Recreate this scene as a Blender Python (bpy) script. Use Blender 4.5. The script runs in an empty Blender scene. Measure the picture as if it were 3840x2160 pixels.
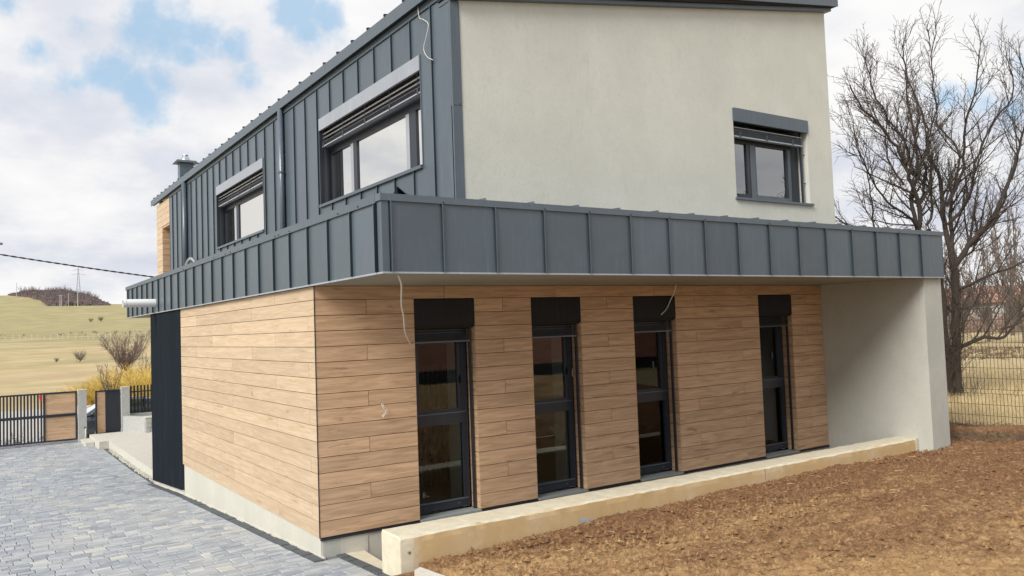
import bpy, math, random
import numpy as np
from mathutils import Vector, Matrix

R = math.radians
rnd = random.Random(7)
C = bpy.context.scene.collection
scene = bpy.context.scene

# ------------------------------------------------------------------ camera
CX, CY, CZ = -3.4773, -9.3892, 2.4390
PITCH, ROLL, YAW, FPX = 0.048236, -0.035908, 0.596583, 3016.05
def cam_axes():
    cy, sy = math.cos(YAW), math.sin(YAW)
    fwd = Vector((sy, cy, 0)); right = Vector((cy, -sy, 0)); up = Vector((0, 0, 1))
    cp, sp = math.cos(PITCH), math.sin(PITCH)
    f2 = fwd * cp + up * sp; u2 = up * cp - fwd * sp
    cr, sr = math.cos(ROLL), math.sin(ROLL)
    return right * cr + u2 * sr, u2 * cr - right * sr, f2
AR, AU, AF = cam_axes()
camd = bpy.data.cameras.new("camera"); cam = bpy.data.objects.new("camera", camd); C.objects.link(cam)
m = Matrix(((AR.x, AU.x, -AF.x, CX), (AR.y, AU.y, -AF.y, CY), (AR.z, AU.z, -AF.z, CZ), (0, 0, 0, 1)))
cam.matrix_world = m
camd.sensor_width = 36; camd.lens = FPX / 3840 * 36
camd.clip_start = 0.1; camd.clip_end = 6000
scene.camera = cam

def raydir(px, py):                       # direction of a pixel of the 3840 x 2160 photograph (used to fit sizes)
    return (AF + AR * ((px - 1920) / FPX) - AU * ((py - 1080) / FPX)).normalized()

# ------------------------------------------------------------------ sun, sky, exposure
SUN_DIR = Vector((-0.77, -0.28, 0.61)).normalized()      # towards the sun, behind thin cloud
SUN_EL = math.asin(SUN_DIR.z); SUN_AZ = math.atan2(SUN_DIR.x, SUN_DIR.y)
sd = bpy.data.lights.new("sun", 'SUN'); sd.energy = 3.1; sd.angle = R(30); sd.color = (1.0, 0.955, 0.88)
so = bpy.data.objects.new("sun", sd); C.objects.link(so)
so.rotation_euler = (-SUN_DIR).to_track_quat('-Z', 'Y').to_euler()

world = bpy.data.worlds.new("World"); scene.world = world; world.use_nodes = True
wn, wl = world.node_tree.nodes, world.node_tree.links
wn.clear()
def W(t, **k):
    n = wn.new(t)
    for a, b in k.items(): setattr(n, a, b)
    return n
def wmath(op, a, b=None, clamp=False):
    n = W('ShaderNodeMath', operation=op, use_clamp=clamp)
    for i, v in enumerate((a, b)):
        if v is None: continue
        if isinstance(v, (int, float)): n.inputs[i].default_value = v
        else: wl.new(v, n.inputs[i])
    return n.outputs[0]
tc = W('ShaderNodeTexCoord')
sky = W('ShaderNodeTexSky', sky_type='NISHITA'); sky.sun_disc = False
sky.sun_elevation = SUN_EL; sky.sun_rotation = SUN_AZ
sep = W('ShaderNodeSeparateXYZ'); wl.new(tc.outputs['Generated'], sep.inputs[0])
den = wmath('ADD', wmath('MAXIMUM', sep.outputs[2], 0.0), 0.34)
cmb = W('ShaderNodeCombineXYZ')
wl.new(wmath('DIVIDE', sep.outputs[0], den), cmb.inputs[0]); wl.new(wmath('DIVIDE', sep.outputs[1], den), cmb.inputs[1])
def wnoise(scale, detail, rough=.55, off=(0, 0, 0), src=None):
    mp = W('ShaderNodeMapping'); mp.inputs['Location'].default_value = off
    wl.new(src if src else cmb.outputs[0], mp.inputs[0])
    n = W('ShaderNodeTexNoise'); n.inputs['Scale'].default_value = scale
    n.inputs['Detail'].default_value = detail; n.inputs['Roughness'].default_value = rough
    wl.new(mp.outputs[0], n.inputs['Vector']); return n.outputs[0]
n1 = wnoise(2.6, 9, .56, (3.1, 1.7, 0)); n2 = wnoise(11.0, 9, .62, (1, 5, 2), tc.outputs['Generated']); n3 = wnoise(1.3, 6, .5, (7.7, 2.2, 0))
# gaps of blue sky where the cloud layer opens (directions), their edges broken up by noise
holes = [(560, 60, 110), (640, 110, 110), (750, 135, 90), (300, 100, 70), (380, 290, 95), (510, 350, 75), (250, 330, 100), (620, 310, 60),
         (30, 22, 42), (1110, 30, 85), (1230, 70, 75), (930, 310, 55), (3560, 350, 60), (3650, 340, 60), (3700, 380, 50),
         (-500, 300, 260), (-900, 700, 200), (4300, 200, 240), (2500, -700, 300), (1200, -900, 260), (4700, 600, 300), (860, 175, 60), (700, 200, 60), (150, 190, 60), (1160, 120, 60), (3800, 420, 60)]
acc = None
for px, py, rp in holes:
    dv = raydir(px, py)
    vd = W('ShaderNodeVectorMath', operation='DISTANCE'); wl.new(tc.outputs['Generated'], vd.inputs[0]); vd.inputs[1].default_value = dv
    v = wmath('SUBTRACT', 1.0, wmath('DIVIDE', vd.outputs['Value'], rp / FPX * 1.6))
    acc = v if acc is None else wmath('SMOOTH_MAX', acc, v) if False else wmath('MAXIMUM', acc, v)
hole = wmath('ADD', acc, wmath('MULTIPLY', wmath('SUBTRACT', n2, 0.5), 3.6))
hole = wmath('ADD', hole, wmath('MULTIPLY', wmath('SUBTRACT', n1, 0.5), 1.4))
mr = W('ShaderNodeMapRange', interpolation_type='SMOOTHSTEP'); wl.new(hole, mr.inputs[0])
mr.inputs[1].default_value = 0.25; mr.inputs[2].default_value = 1.15; mr.inputs[3].default_value = 0; mr.inputs[4].default_value = 0.80
cr = W('ShaderNodeValToRGB'); wl.new(wmath('ADD', wmath('MULTIPLY', n1, .62), wmath('MULTIPLY', n3, .38)), cr.inputs[0])
e = cr.color_ramp.elements
e[0].position = .36; e[0].color = (.60, .64, .76, 1); e[1].position = .58; e[1].color = (.96, .955, .95, 1)
k = e.new(.46); k.color = (.74, .765, .83, 1)
k = e.new(.52); k.color = (.89, .89, .905, 1)
skym = W('ShaderNodeMix', data_type='RGBA', blend_type='MULTIPLY'); skym.inputs[0].default_value = 1
wl.new(sky.outputs[0], skym.inputs[6]); skym.inputs[7].default_value = (0.115, 0.115, 0.115, 1)
skyb = W('ShaderNodeMix', data_type='RGBA'); skyb.inputs[0].default_value = .62
wl.new(skym.outputs[2], skyb.inputs[6]); skyb.inputs[7].default_value = (.46, .74, 1.0, 1)
mx = W('ShaderNodeMix', data_type='RGBA'); wl.new(mr.outputs[0], mx.inputs[0])
wl.new(cr.outputs[0], mx.inputs[6]); wl.new(skyb.outputs[2], mx.inputs[7])
bg = W('ShaderNodeBackground'); bg.inputs[1].default_value = 0.80; wl.new(mx.outputs[2], bg.inputs[0])
wo = W('ShaderNodeOutputWorld'); wl.new(bg.outputs[0], wo.inputs[0])

vs = scene.view_settings
vs.view_transform = 'Standard'; vs.look = 'None'; vs.gamma = 1.0; vs.use_curve_mapping = False; vs.exposure = 0.35

# ------------------------------------------------------------------ helpers
class MB:
    def __init__(s): s.v = []; s.f = []; s.t = []; s.sm = []
    def face(s, pts, tone=.5):
        b = len(s.v); s.v += [tuple(p) for p in pts]; s.f.append(tuple(range(b, b + len(pts)))); s.t.append(tone)
    def box(s, x0, x1, y0, y1, z0, z1, tone=.5):
        x0, x1 = min(x0, x1), max(x0, x1); y0, y1 = min(y0, y1), max(y0, y1); z0, z1 = min(z0, z1), max(z0, z1)
        b = len(s.v)
        s.v += [(x0, y0, z0), (x1, y0, z0), (x1, y1, z0), (x0, y1, z0), (x0, y0, z1), (x1, y0, z1), (x1, y1, z1), (x0, y1, z1)]
        s.f += [tuple(b + i for i in q) for q in ((0, 3, 2, 1), (4, 5, 6, 7), (0, 1, 5, 4), (1, 2, 6, 5), (2, 3, 7, 6), (3, 0, 4, 7))]
        s.t += [tone] * 6; return s
    def hexa(s, bot, top, tone=.5):      # two quads, counter-clockwise seen from above
        b = len(s.v); s.v += [tuple(p) for p in bot] + [tuple(p) for p in top]
        s.f += [tuple(b + i for i in q) for q in ((0, 3, 2, 1), (4, 5, 6, 7), (0, 1, 5, 4), (1, 2, 6, 5), (2, 3, 7, 6), (3, 0, 4, 7))]
        s.t += [tone] * 6; return s
    def tube(s, pts, rad, n=8, cap=True, tone=.5):
        pts = [Vector(p) for p in pts]
        if not hasattr(rad, '__len__'): rad = [rad] * len(pts)
        b = len(s.v); up = None
        for i, p in enumerate(pts):
            d = (pts[min(i + 1, len(pts) - 1)] - pts[max(i - 1, 0)])
            d = d.normalized() if d.length > 1e-9 else Vector((0, 0, 1))
            if up is None:
                up = d.orthogonal().normalized()
            else:
                up = (up - d * up.dot(d)); up = up.normalized() if up.length > 1e-6 else d.orthogonal().normalized()
            w = d.cross(up)
            for k in range(n):
                a = 2 * math.pi * k / n
                q = p + (up * math.cos(a) + w * math.sin(a)) * rad[i]; s.v.append((q.x, q.y, q.z))
        for i in range(len(pts) - 1):
            for k in range(n):
                s.f.append((b + i * n + k, b + i * n + (k + 1) % n, b + (i + 1) * n + (k + 1) % n, b + (i + 1) * n + k)); s.t.append(tone)
        if cap:
            s.f.append(tuple(b + k for k in range(n))[::-1]); s.f.append(tuple(b + (len(pts) - 1) * n + k for k in range(n))); s.t += [tone, tone]
        return s
    def mesh(s, name, mat, smooth=False, tone=False):
        me = bpy.data.meshes.new(name); me.from_pydata(s.v, [], s.f); me.update()
        for mm in (mat if isinstance(mat, (list, tuple)) else [mat]): me.materials.append(mm)
        if tone:
            a = me.attributes.new('tone', 'FLOAT', 'FACE'); a.data.foreach_set('value', np.array(s.t, dtype=np.float32))
        if smooth: me.polygons.foreach_set('use_smooth', [True] * len(me.polygons))
        return me
    def build(s, name, mat, parent=None, smooth=False, tone=False, loc=None):
        return obj(name, s.mesh(name, mat, smooth, tone), parent, loc)

def obj(name, me, parent=None, loc=None):
    o = bpy.data.objects.new(name, me); C.objects.link(o)
    if parent: o.parent = parent
    if loc: o.location = loc
    return o
def thing(name, label, cat, loc=(0, 0, 0), group=None):
    o = bpy.data.objects.new(name, None); C.objects.link(o); o.location = loc; o.empty_display_size = .2
    o['label'] = label; o['category'] = cat
    if group: o['group'] = group
    return o
def tag(o, label=None, cat=None, group=None, kind=None):
    for k, v in (('label', label), ('category', cat), ('group', group), ('kind', kind)):
        if v: o[k] = v
    return o
def copy_tree(o, parent=None):
    c = o.copy(); C.objects.link(c)
    if parent: c.parent = parent
    for ch in o.children: copy_tree(ch, c)
    return c
_cache = {}
def boxpart(name, mat, parent, x0, x1, y0, y1, z0, z1, seed=None):
    """box whose mesh is shared between pieces of the same size"""
    key = (name, mat.name, round(x1 - x0, 3), round(y1 - y0, 3), round(z1 - z0, 3))
    if key not in _cache:
        _cache[key] = MB().box(0, x1 - x0, 0, y1 - y0, 0, z1 - z0).mesh(name, mat)
    return obj(name, _cache[key], parent, (x0, y0, z0))

# vectorised value noise
_rs = np.random.RandomState(11); _perm = _rs.rand(256, 256)
def vnoise(x, y):
    xi = np.floor(x).astype(int); yi = np.floor(y).astype(int); fx = x - xi; fy = y - yi
    fx = fx * fx * (3 - 2 * fx); fy = fy * fy * (3 - 2 * fy)
    g = lambda a, b: _perm[a & 255, b & 255]
    return (g(xi, yi) * (1 - fx) + g(xi + 1, yi) * fx) * (1 - fy) + (g(xi, yi + 1) * (1 - fx) + g(xi + 1, yi + 1) * fx) * fy
def fbm(x, y, o=4, g=.5):
    s = 0; a = 1; t = 0
    for i in range(o):
        s = s + a * vnoise(x + 17.3 * i, y + 9.1 * i); t += a; a *= g; x = x * 2.03; y = y * 2.03
    return s / t

# ------------------------------------------------------------------ materials
class NT:
    def __init__(s, name):
        s.m = bpy.data.materials.new(name); s.m.use_nodes = True; s.n = s.m.node_tree.nodes; s.l = s.m.node_tree.links
        s.b = s.n['Principled BSDF']
    def new(s, t, **k):
        n = s.n.new(t)
        for a, b in k.items(): setattr(n, a, b)
        return n
    def put(s, sock, v):
        if isinstance(v, (int, float)): sock.default_value = v
        elif isinstance(v, (tuple, list)): sock.default_value = tuple(v) + ((1,) if len(v) == 3 and sock.type == 'RGBA' else ())
        else: s.l.new(v, sock)
    def math(s, op, a, b=0.0, clamp=False):
        n = s.new('ShaderNodeMath', operation=op, use_clamp=clamp); s.put(n.inputs[0], a); s.put(n.inputs[1], b); return n.outputs[0]
    def mix(s, f, a, b, bt='MIX'):
        n = s.new('ShaderNodeMix', data_type='RGBA', blend_type=bt); s.put(n.inputs[0], f); s.put(n.inputs[6], a); s.put(n.inputs[7], b); return n.outputs[2]
    def noise(s, scale, detail=4, rough=.5, vec=None, dist=0.0):
        n = s.new('ShaderNodeTexNoise'); n.inputs['Scale'].default_value = scale; n.inputs['Detail'].default_value = detail
        n.inputs['Roughness'].default_value = rough; n.inputs['Distortion'].default_value = dist
        if vec is not None: s.l.new(vec, n.inputs['Vector'])
        return n.outputs[0]
    def pos(s): return s.new('ShaderNodeNewGeometry').outputs['Position']
    def nrm(s):
        n = s.new('ShaderNodeSeparateXYZ'); s.l.new(s.new('ShaderNodeNewGeometry').outputs['Normal'], n.inputs[0]); return n.outputs
    def sepv(s, v):
        n = s.new('ShaderNodeSeparateXYZ'); s.l.new(v, n.inputs[0]); return n.outputs
    def comb(s, a, b, c):
        n = s.new('ShaderNodeCombineXYZ')
        for i, v in enumerate((a, b, c)): s.put(n.inputs[i], v)
        return n.outputs[0]
    def ramp(s, f, stops, interp='LINEAR'):
        n = s.new('ShaderNodeValToRGB'); s.put(n.inputs[0], f); r = n.color_ramp; r.interpolation = interp
        r.elements[0].position = stops[0][0]; r.elements[0].color = tuple(stops[0][1]) + (1,)
        r.elements[1].position = stops[-1][0]; r.elements[1].color = tuple(stops[-1][1]) + (1,)
        for p, c in stops[1:-1]:
            q = r.elements.new(p); q.color = tuple(c) + (1,)
        return n.outputs[0]
    def mr(s, v, a, b, c=0.0, d=1.0):
        n = s.new('ShaderNodeMapRange', interpolation_type='SMOOTHSTEP'); s.put(n.inputs[0], v)
        for i, x in enumerate((a, b, c, d)): n.inputs[i + 1].default_value = x
        return n.outputs[0]
    def bump(s, h, strength=.3, dist=.01):
        n = s.new('ShaderNodeBump'); n.inputs['Strength'].default_value = strength; n.inputs['Distance'].default_value = dist
        s.l.new(h, n.inputs['Height']); s.l.new(n.outputs[0], s.b.inputs['Normal'])
    def out(s, col, rough=.6, metal=0.0, spec=None):
        s.put(s.b.inputs['Base Color'], col); s.put(s.b.inputs['Roughness'], rough); s.put(s.b.inputs['Metallic'], metal)
        if spec is not None: s.b.inputs['Specular IOR Level'].default_value = spec
        return s.m
def plain(name, col, rough=.6, metal=0.0, var=.12, scale=6.0, spec=None):
    t = NT(name); f = t.noise(scale, 5, .6, t.pos())
    c = t.mix(f, tuple(x * (1 - var) for x in col), tuple(min(1, x * (1 + var)) for x in col))
    return t.out(c, t.math('ADD', t.math('MULTIPLY', f, .15), rough - .07), metal, spec)

def mat_wood(name, light, dark, streak):
    t = NT(name); p = t.sepv(t.pos()); rn = t.new('ShaderNodeObjectInfo').outputs['Random']
    along = t.math('ADD', p[0], p[1]); off = t.math('MULTIPLY', rn, 37.0)
    v1 = t.comb(t.math('ADD', t.math('MULTIPLY', along, 1.5), off), 0.0, t.math('ADD', t.math('MULTIPLY', p[2], 22.0), off))
    v2 = t.comb(t.math('ADD', t.math('MULTIPLY', along, 5.0), off), 3.0, t.math('ADD', t.math('MULTIPLY', p[2], 110.0), off))
    v3 = t.comb(t.math('ADD', t.math('MULTIPLY', along, 2.0), off), 7.0, t.math('ADD', t.math('MULTIPLY', p[2], 20.0), off))
    a = t.noise(1.0, 5, .6, v1, .8); b = t.noise(1.0, 3, .5, v2); k = t.noise(1.0, 5, .66, v3, .6)
    c = t.mix(t.mr(a, .34, .68), dark, light)
    c = t.mix(t.math('MULTIPLY', t.mr(b, .5, .75), .28), c, dark)
    c = t.mix(t.math('MULTIPLY', t.mr(k, .57, .72), .8), c, streak)
    hs = t.new('ShaderNodeHueSaturation'); t.put(hs.inputs['Value'], t.math('ADD', t.math('MULTIPLY', rn, .16), .91)); t.put(hs.inputs['Color'], c)
    t.bump(b, .12, .002)
    return t.out(hs.outputs[0], .58, 0, .35)
M = {}
M['wood'] = mat_wood('wood_print_cladding', (.62, .425, .275), (.46, .30, .18), (.25, .15, .09))
M['wood_lit'] = mat_wood('lit_wood_cladding', (.60, .465, .32), (.50, .37, .245), (.33, .23, .145))  # same cladding made paler, the left walls' brightness put into the colour

def mat_metal(name, col, rough=.42, spec=.5, bump=.06):
    t = NT(name); p = t.pos(); f = t.noise(1.7, 3, .5, p); g = t.noise(60, 3, .6, p)
    rn = t.new('ShaderNodeObjectInfo').outputs['Random']
    w = t.noise(1.0, 5, .65, t.comb(t.math('MULTIPLY', t.math('ADD', t.sepv(p)[0], t.sepv(p)[1]), 14.0), 0.0, t.math('MULTIPLY', t.sepv(p)[2], 1.2)), .3)
    c = t.mix(f, tuple(x * .84 for x in col), tuple(x * 1.16 for x in col))
    c = t.mix(t.math('MULTIPLY', t.mr(w, .50, .74), .30), c, tuple(x * 1.7 + .01 for x in col))
    c = t.mix(t.math('MULTIPLY', t.mr(g, .66, .8), .15), c, (.5, .5, .48))
    hs = t.new('ShaderNodeHueSaturation'); t.put(hs.inputs['Value'], t.math('ADD', t.math('MULTIPLY', rn, .22), .89)); t.put(hs.inputs['Color'], c)
    t.bump(f, bump, .05)
    return t.out(hs.outputs[0], t.math('ADD', t.math('MULTIPLY', f, .12), rough - .05), 0.0, spec)
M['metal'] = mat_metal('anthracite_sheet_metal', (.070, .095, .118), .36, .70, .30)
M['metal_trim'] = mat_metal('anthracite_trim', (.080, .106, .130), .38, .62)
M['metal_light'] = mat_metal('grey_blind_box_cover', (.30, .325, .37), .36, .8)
M['seam_shade'] = mat_metal('shaded_seam_metal', (.018, .029, .038), .5, .3)  # seam metal darkened so the shade of the rib sides is in its colour
M['black'] = mat_metal('black_aluminium', (.021, .026, .037), .38, .5, .02)
M['black_sheet'] = mat_metal('black_profiled_sheet', (.010, .015, .021), .62, .10, .04)
M['dark_gap'] = plain('backing_felt_and_shadow', (.018, .014, .011), .9)
M['black_cover'] = mat_metal('black_cover_sheet', (.019, .019, .023), .6, .2, .02)
M['sill_grey'] = plain('grey_sill_slab', (.27, .30, .30), .5, 0, .2, 9)
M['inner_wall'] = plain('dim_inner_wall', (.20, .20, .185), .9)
M['galv'] = plain('bright_galvanised_metal', (.55, .57, .58), .3, .9, .1)
M['pipe_grey'] = plain('blue_grey_pipe', (.10, .125, .16), .28, 0, .1, 6, .8)
M['slat_lit'] = plain('lit_blind_slat', (.75, .75, .76), .3, .2, .1)  # paler than the bundled slats, light on the loose slats put into colour

def mat_plaster(name, col, stain=.12, grain=170, b=.36):
    t = NT(name); p = t.pos(); f = t.noise(.9, 6, .62, p); g = t.noise(grain, 3, .7, p); h = t.noise(5, 6, .7, p, .5)
    c = t.mix(t.mr(f, .3, .72), tuple(x * (1 - stain) for x in col), col)
    k = t.noise(22, 5, .7, p, 1.0)
    c = t.mix(t.math('MULTIPLY', t.mr(h, .5, .75), .32), c, tuple(x * .80 for x in col))
    k2 = t.noise(1.0, 5, .7, t.comb(t.math('MULTIPLY', t.sepv(p)[0], 5.0), t.math('MULTIPLY', t.sepv(p)[1], 5.0), t.math('MULTIPLY', t.sepv(p)[2], 1.6)), 1.2)
    c = t.mix(t.math('MULTIPLY', t.mr(k, .46, .68), .30), c, tuple(x * .74 for x in col))
    c = t.mix(t.math('MULTIPLY', t.mr(k2, .53, .70), .28), c, tuple(x * .76 for x in col))
    c = t.mix(t.math('MULTIPLY', t.mr(g, .58, .75), .22), c, tuple(x * .6 for x in col))
    t.bump(t.math('ADD', g, t.math('ADD', t.math('MULTIPLY', k, 1.5), t.math('MULTIPLY', h, 1.5))), b, .006)
    return t.out(c, .92, 0, .2)
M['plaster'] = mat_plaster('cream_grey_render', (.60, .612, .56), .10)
M['plaster_grey'] = mat_plaster('grey_basecoat_render', (.50, .505, .46), .14, 180)
M['plinth'] = mat_plaster('pale_plinth_render', (.58, .57, .50), .10, 200, .2)
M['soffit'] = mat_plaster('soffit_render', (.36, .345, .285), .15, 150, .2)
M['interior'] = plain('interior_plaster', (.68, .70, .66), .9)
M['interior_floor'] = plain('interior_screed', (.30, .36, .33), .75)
M['interior_dark'] = plain('interior_dark_wall', (.045, .045, .045), .8)

def mat_concrete(name, col, stain, side=True):
    t = NT(name); p = t.pos(); nz = t.nrm()[2]; f = t.noise(1.3, 6, .62, p, .4); h = t.noise(9, 6, .7, p); g = t.noise(160, 3, .7, p); pz = t.sepv(p)[2]
    c = t.mix(t.mr(h, .35, .7), tuple(x * .86 for x in col), col)
    if side:
        xw = t.sepv(p)[0]
        s1 = t.mix(t.mr(f, .40, .70), stain, tuple(a * .7 + b * .3 for a, b in zip(stain, col)))
        msk = t.math('MULTIPLY', t.mr(t.math('ABSOLUTE', nz), .35, .75, 1, 0), t.mr(t.math('ADD', xw, t.math('MULTIPLY', h, .25)), .50, .62))
        c = t.mix(t.math('MULTIPLY', msk, t.mr(h, .2, .5, .75, 1)), c, s1)
        c = t.mix(t.math('MULTIPLY', t.mr(t.math('ADD', t.math('MULTIPLY', f, .9), t.math('MULTIPLY', h, .4)), .72, .84), .5), c, tuple(x * .95 for x in col))
    c = t.mix(t.mr(g, .66, .8, 0, .5), c, tuple(x * .45 for x in col))
    t.bump(t.math('ADD', t.math('MULTIPLY', h, 1.5), g), .5, .006)
    return t.out(c, .9, 0, .2)
M['concrete'] = mat_concrete('board_marked_concrete', (.72, .66, .51), (.55, .39, .20))
M['concrete_pale'] = mat_concrete('pale_concrete', (.62, .60, .53), (.5, .4, .25), False)
M['concrete_grey'] = mat_concrete('grey_concrete', (.47, .48, .47), (.5, .4, .25), False)

def mat_stone():
    t = NT('grey_mixed_paver'); at = t.new('ShaderNodeAttribute', attribute_name='tone').outputs['Fac']
    p = t.sepv(t.pos()); v = t.comb(t.math('MULTIPLY', p[0], 3.5), t.math('MULTIPLY', p[1], 13.0), t.math('MULTIPLY', at, 9.0))
    f = t.noise(1.0, 5, .62, v, .5); g = t.noise(140, 3, .6, t.pos())
    c = t.ramp(at, [(0, (.20, .23, .275)), (.35, (.265, .295, .335)), (.62, (.335, .36, .39)), (.82, (.40, .415, .42)), (1, (.47, .465, .425))])
    c = t.mix(t.math('MULTIPLY', t.mr(f, .42, .68), .55), c, (.58, .60, .61))
    c = t.mix(t.math('MULTIPLY', t.mr(f, .28, .42, 1, 0), .4), c, (.25, .28, .33))
    c = t.mix(t.mr(g, .62, .8, 0, .35), c, (.18, .19, .21))
    st = t.noise(.8, 5, .6, t.pos(), .5)
    c = t.mix(t.math('MULTIPLY', t.mr(st, .48, .68), .22), c, (.50, .45, .36))
    t.bump(t.math('ADD', g, f), .45, .006)
    return t.out(c, .82, 0, .3)
M['stone'] = mat_stone()
M['stone_dark'] = plain('dark_edging_paver', (.085, .095, .105), .85, 0, .35, 9)
M['joint'] = plain('joint_sand', (.17, .175, .185), .95, 0, .25, 20)

def mat_soil():
    t = NT('tilled_soil'); p = t.pos(); q = t.sepv(p)
    v = t.comb(t.math('MULTIPLY', q[0], .33), t.math('MULTIPLY', q[1], .75), 0.0)
    big = t.noise(1.0, 4, .55, v, .3); mid = t.noise(9, 6, .72, p, .6); fine = t.noise(44, 6, .74, p, .9)
    red = t.mix(t.mr(mid, .35, .7), (.175, .092, .046), (.30, .168, .090)); tan = t.mix(t.mr(mid, .3, .66), (.29, .170, .078), (.46, .295, .145))
    far = t.math('ADD', t.math('MULTIPLY', q[0], -.045), t.math('MULTIPLY', q[1], -.06))     # the bank dries out towards the paving
    c = t.mix(t.mr(t.math('ADD', t.math('ADD', big, t.math('MULTIPLY', t.math('SUBTRACT', mid, .5), .6)), far), .42, .78), red, tan)
    c = t.mix(t.mr(fine, .53, .68, 0, .6), c, (.48, .33, .18))
    c = t.mix(t.mr(fine, .34, .47, .8, 0), c, (.065, .032, .018))  # darkens the low spots, crevice shade put into the colour
    t.bump(t.math('ADD', fine, mid), .75, .02)
    return t.out(c, .97, 0, .1)
M['soil'] = mat_soil()

def mat_field():
    t = NT('winter_meadow'); p = t.pos(); q = t.sepv(p)
    dx = t.math('SUBTRACT', q[0], CX); dy = t.math('SUBTRACT', q[1], CY)
    r = t.math('POWER', t.math('ADD', t.math('MULTIPLY', dx, dx), t.math('MULTIPLY', dy, dy)), .5)
    band = t.comb(t.math('MULTIPLY', q[0], .012), t.math('MULTIPLY', q[1], .055), 0.0)
    a = t.noise(1.0, 6, .6, band, .6); b = t.noise(.09, 6, .65, p); c_ = t.noise(2.2, 6, .75, p, .4); hh = t.noise(28, 4, .7, p)
    straw = t.mix(t.mr(b, .35, .65), (.40, .31, .165), (.51, .405, .235))
    green = t.mix(t.mr(b, .35, .65), (.30, .265, .135), (.37, .32, .17))
    brown = t.mix(t.mr(c_, .3, .7), (.20, .13, .08), (.34, .235, .155))
    far = t.mr(r, 190, 330)
    c = t.mix(t.mr(t.math('ADD', a, t.math('MULTIPLY', far, .22)), .50, .68), straw, green)
    fl = t.noise(1.0, 7, .72, t.comb(t.math('MULTIPLY', q[0], .08), t.math('MULTIPLY', q[1], .30), 0.0), .3)
    c = t.mix(t.math('MULTIPLY', t.mr(fl, .52, .70), .45), c, (.30, .235, .135))
    c = t.mix(t.math('MULTIPLY', t.mr(fl, .44, .32), .4), c, (.60, .50, .31))
    pk = t.math('MULTIPLY', t.mr(a, .40, .30), t.mr(r, 80, 110)); pk = t.math('MULTIPLY', pk, t.mr(r, 380, 300))
    c = t.mix(t.math('MULTIPLY', pk, .7), c, (.40, .285, .20))
    near = t.math('MULTIPLY', t.mr(c_, .56, .70), t.mr(r, 130, 40, 0, .8))
    c = t.mix(near, c, brown)
    c = t.mix(t.math('MULTIPLY', t.mr(hh, .5, .7), t.mr(r, 60, 25, 0, .5)), c, (.52, .44, .26))
    t.bump(t.math('ADD', hh, c_), .6, .04)
    return t.out(c, .95, 0, .15)
M['field'] = mat_field()
M['asphalt'] = plain('pale_gravel_street', (.44, .42, .38), .9, 0, .2, 3)
M['bark'] = plain('dark_bark', (.046, .036, .029), .9, 0, .45, 14)
M['twig'] = plain('bare_twig', (.072, .056, .048), .85, 0, .3, 5)
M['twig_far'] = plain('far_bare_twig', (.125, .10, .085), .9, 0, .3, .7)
M['twig_purple'] = plain('purple_brown_brush', (.165, .130, .128), .95, 0, .35, .15)
M['twig_pink'] = plain('pink_brown_brush', (.27, .18, .15), .95, 0, .35, .15)
M['willow'] = plain('yellow_willow_stem', (.60, .44, .115), .8, 0, .3, .8)
M['twig_mauve'] = plain('mauve_twigs', (.21, .155, .14), .9, 0, .3, .8)
M['straw'] = plain('dry_grass_blade', (.58, .46, .26), .9, 0, .3, 3)
M['straw_dark'] = plain('brown_plant_litter', (.145, .10, .062), .9, 0, .4, 4)
M['wire'] = plain('olive_brown_wire', (.05, .042, .022), .5)
M['white_cable'] = plain('white_cable_sheath', (.72, .70, .64), .5)
M['dark_cable'] = plain('dark_twisted_cable', (.03, .03, .03), .6)
M['pvc'] = plain('white_drain_pipe', (.72, .74, .76), .35, 0, .04)
M['brick'] = None
M['red'] = plain('red_ribbon', (.62, .015, .02), .5)
M['pole'] = plain('concrete_pole', (.42, .41, .40), .9)
M['steel'] = plain('galvanised_lattice', (.30, .31, .33), .6)
M['post_white'] = plain('white_concrete_post', (.62, .60, .55), .9)
M['screw'] = plain('dark_screw_head', (.03, .035, .04), .5)
M['car_paint'] = mat_metal('dark_blue_grey_paint', (.030, .040, .055), .16, .9, 0)
M['tyre'] = plain('rubber', (.02, .02, .02), .85)
M['chrome'] = plain('chrome', (.6, .6, .6), .15, 1)
M['lamp_and_glare'] = plain('headlamp_lens_and_glare', (.55, .58, .6), .1, 0, .05, 4, 1)
M['plate'] = plain('number_plate_white', (.75, .75, .75), .5)

def mat_glass(name, tint, refl, rough=.01, warp=.0):
    m_ = bpy.data.materials.new(name); m_.use_nodes = True; n = m_.node_tree.nodes; l = m_.node_tree.links; n.clear()
    tr = n.new('ShaderNodeBsdfTransparent'); tr.inputs[0].default_value = tuple(tint) + (1,)
    gl = n.new('ShaderNodeBsdfGlossy'); gl.inputs['Roughness'].default_value = rough; gl.inputs[0].default_value = (.97, .98, 1, 1)
    fr = n.new('ShaderNodeFresnel'); fr.inputs[0].default_value = refl
    mxs = n.new('ShaderNodeMixShader'); o = n.new('ShaderNodeOutputMaterial')
    l.new(fr.outputs[0], mxs.inputs[0]); l.new(tr.outputs[0], mxs.inputs[1]); l.new(gl.outputs[0], mxs.inputs[2]); l.new(mxs.outputs[0], o.inputs[0])
    if warp:
        g = n.new('ShaderNodeNewGeometry'); ns = n.new('ShaderNodeTexNoise'); ns.inputs['Scale'].default_value = 1.1; ns.inputs['Detail'].default_value = 1
        b = n.new('ShaderNodeBump'); b.inputs['Strength'].default_value = warp; b.inputs['Distance'].default_value = .02
        l.new(g.outputs['Position'], ns.inputs['Vector']); l.new(ns.outputs[0], b.inputs['Height'])
        l.new(b.outputs[0], gl.inputs['Normal']); l.new(b.outputs[0], fr.inputs['Normal'])
    return m_
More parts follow.
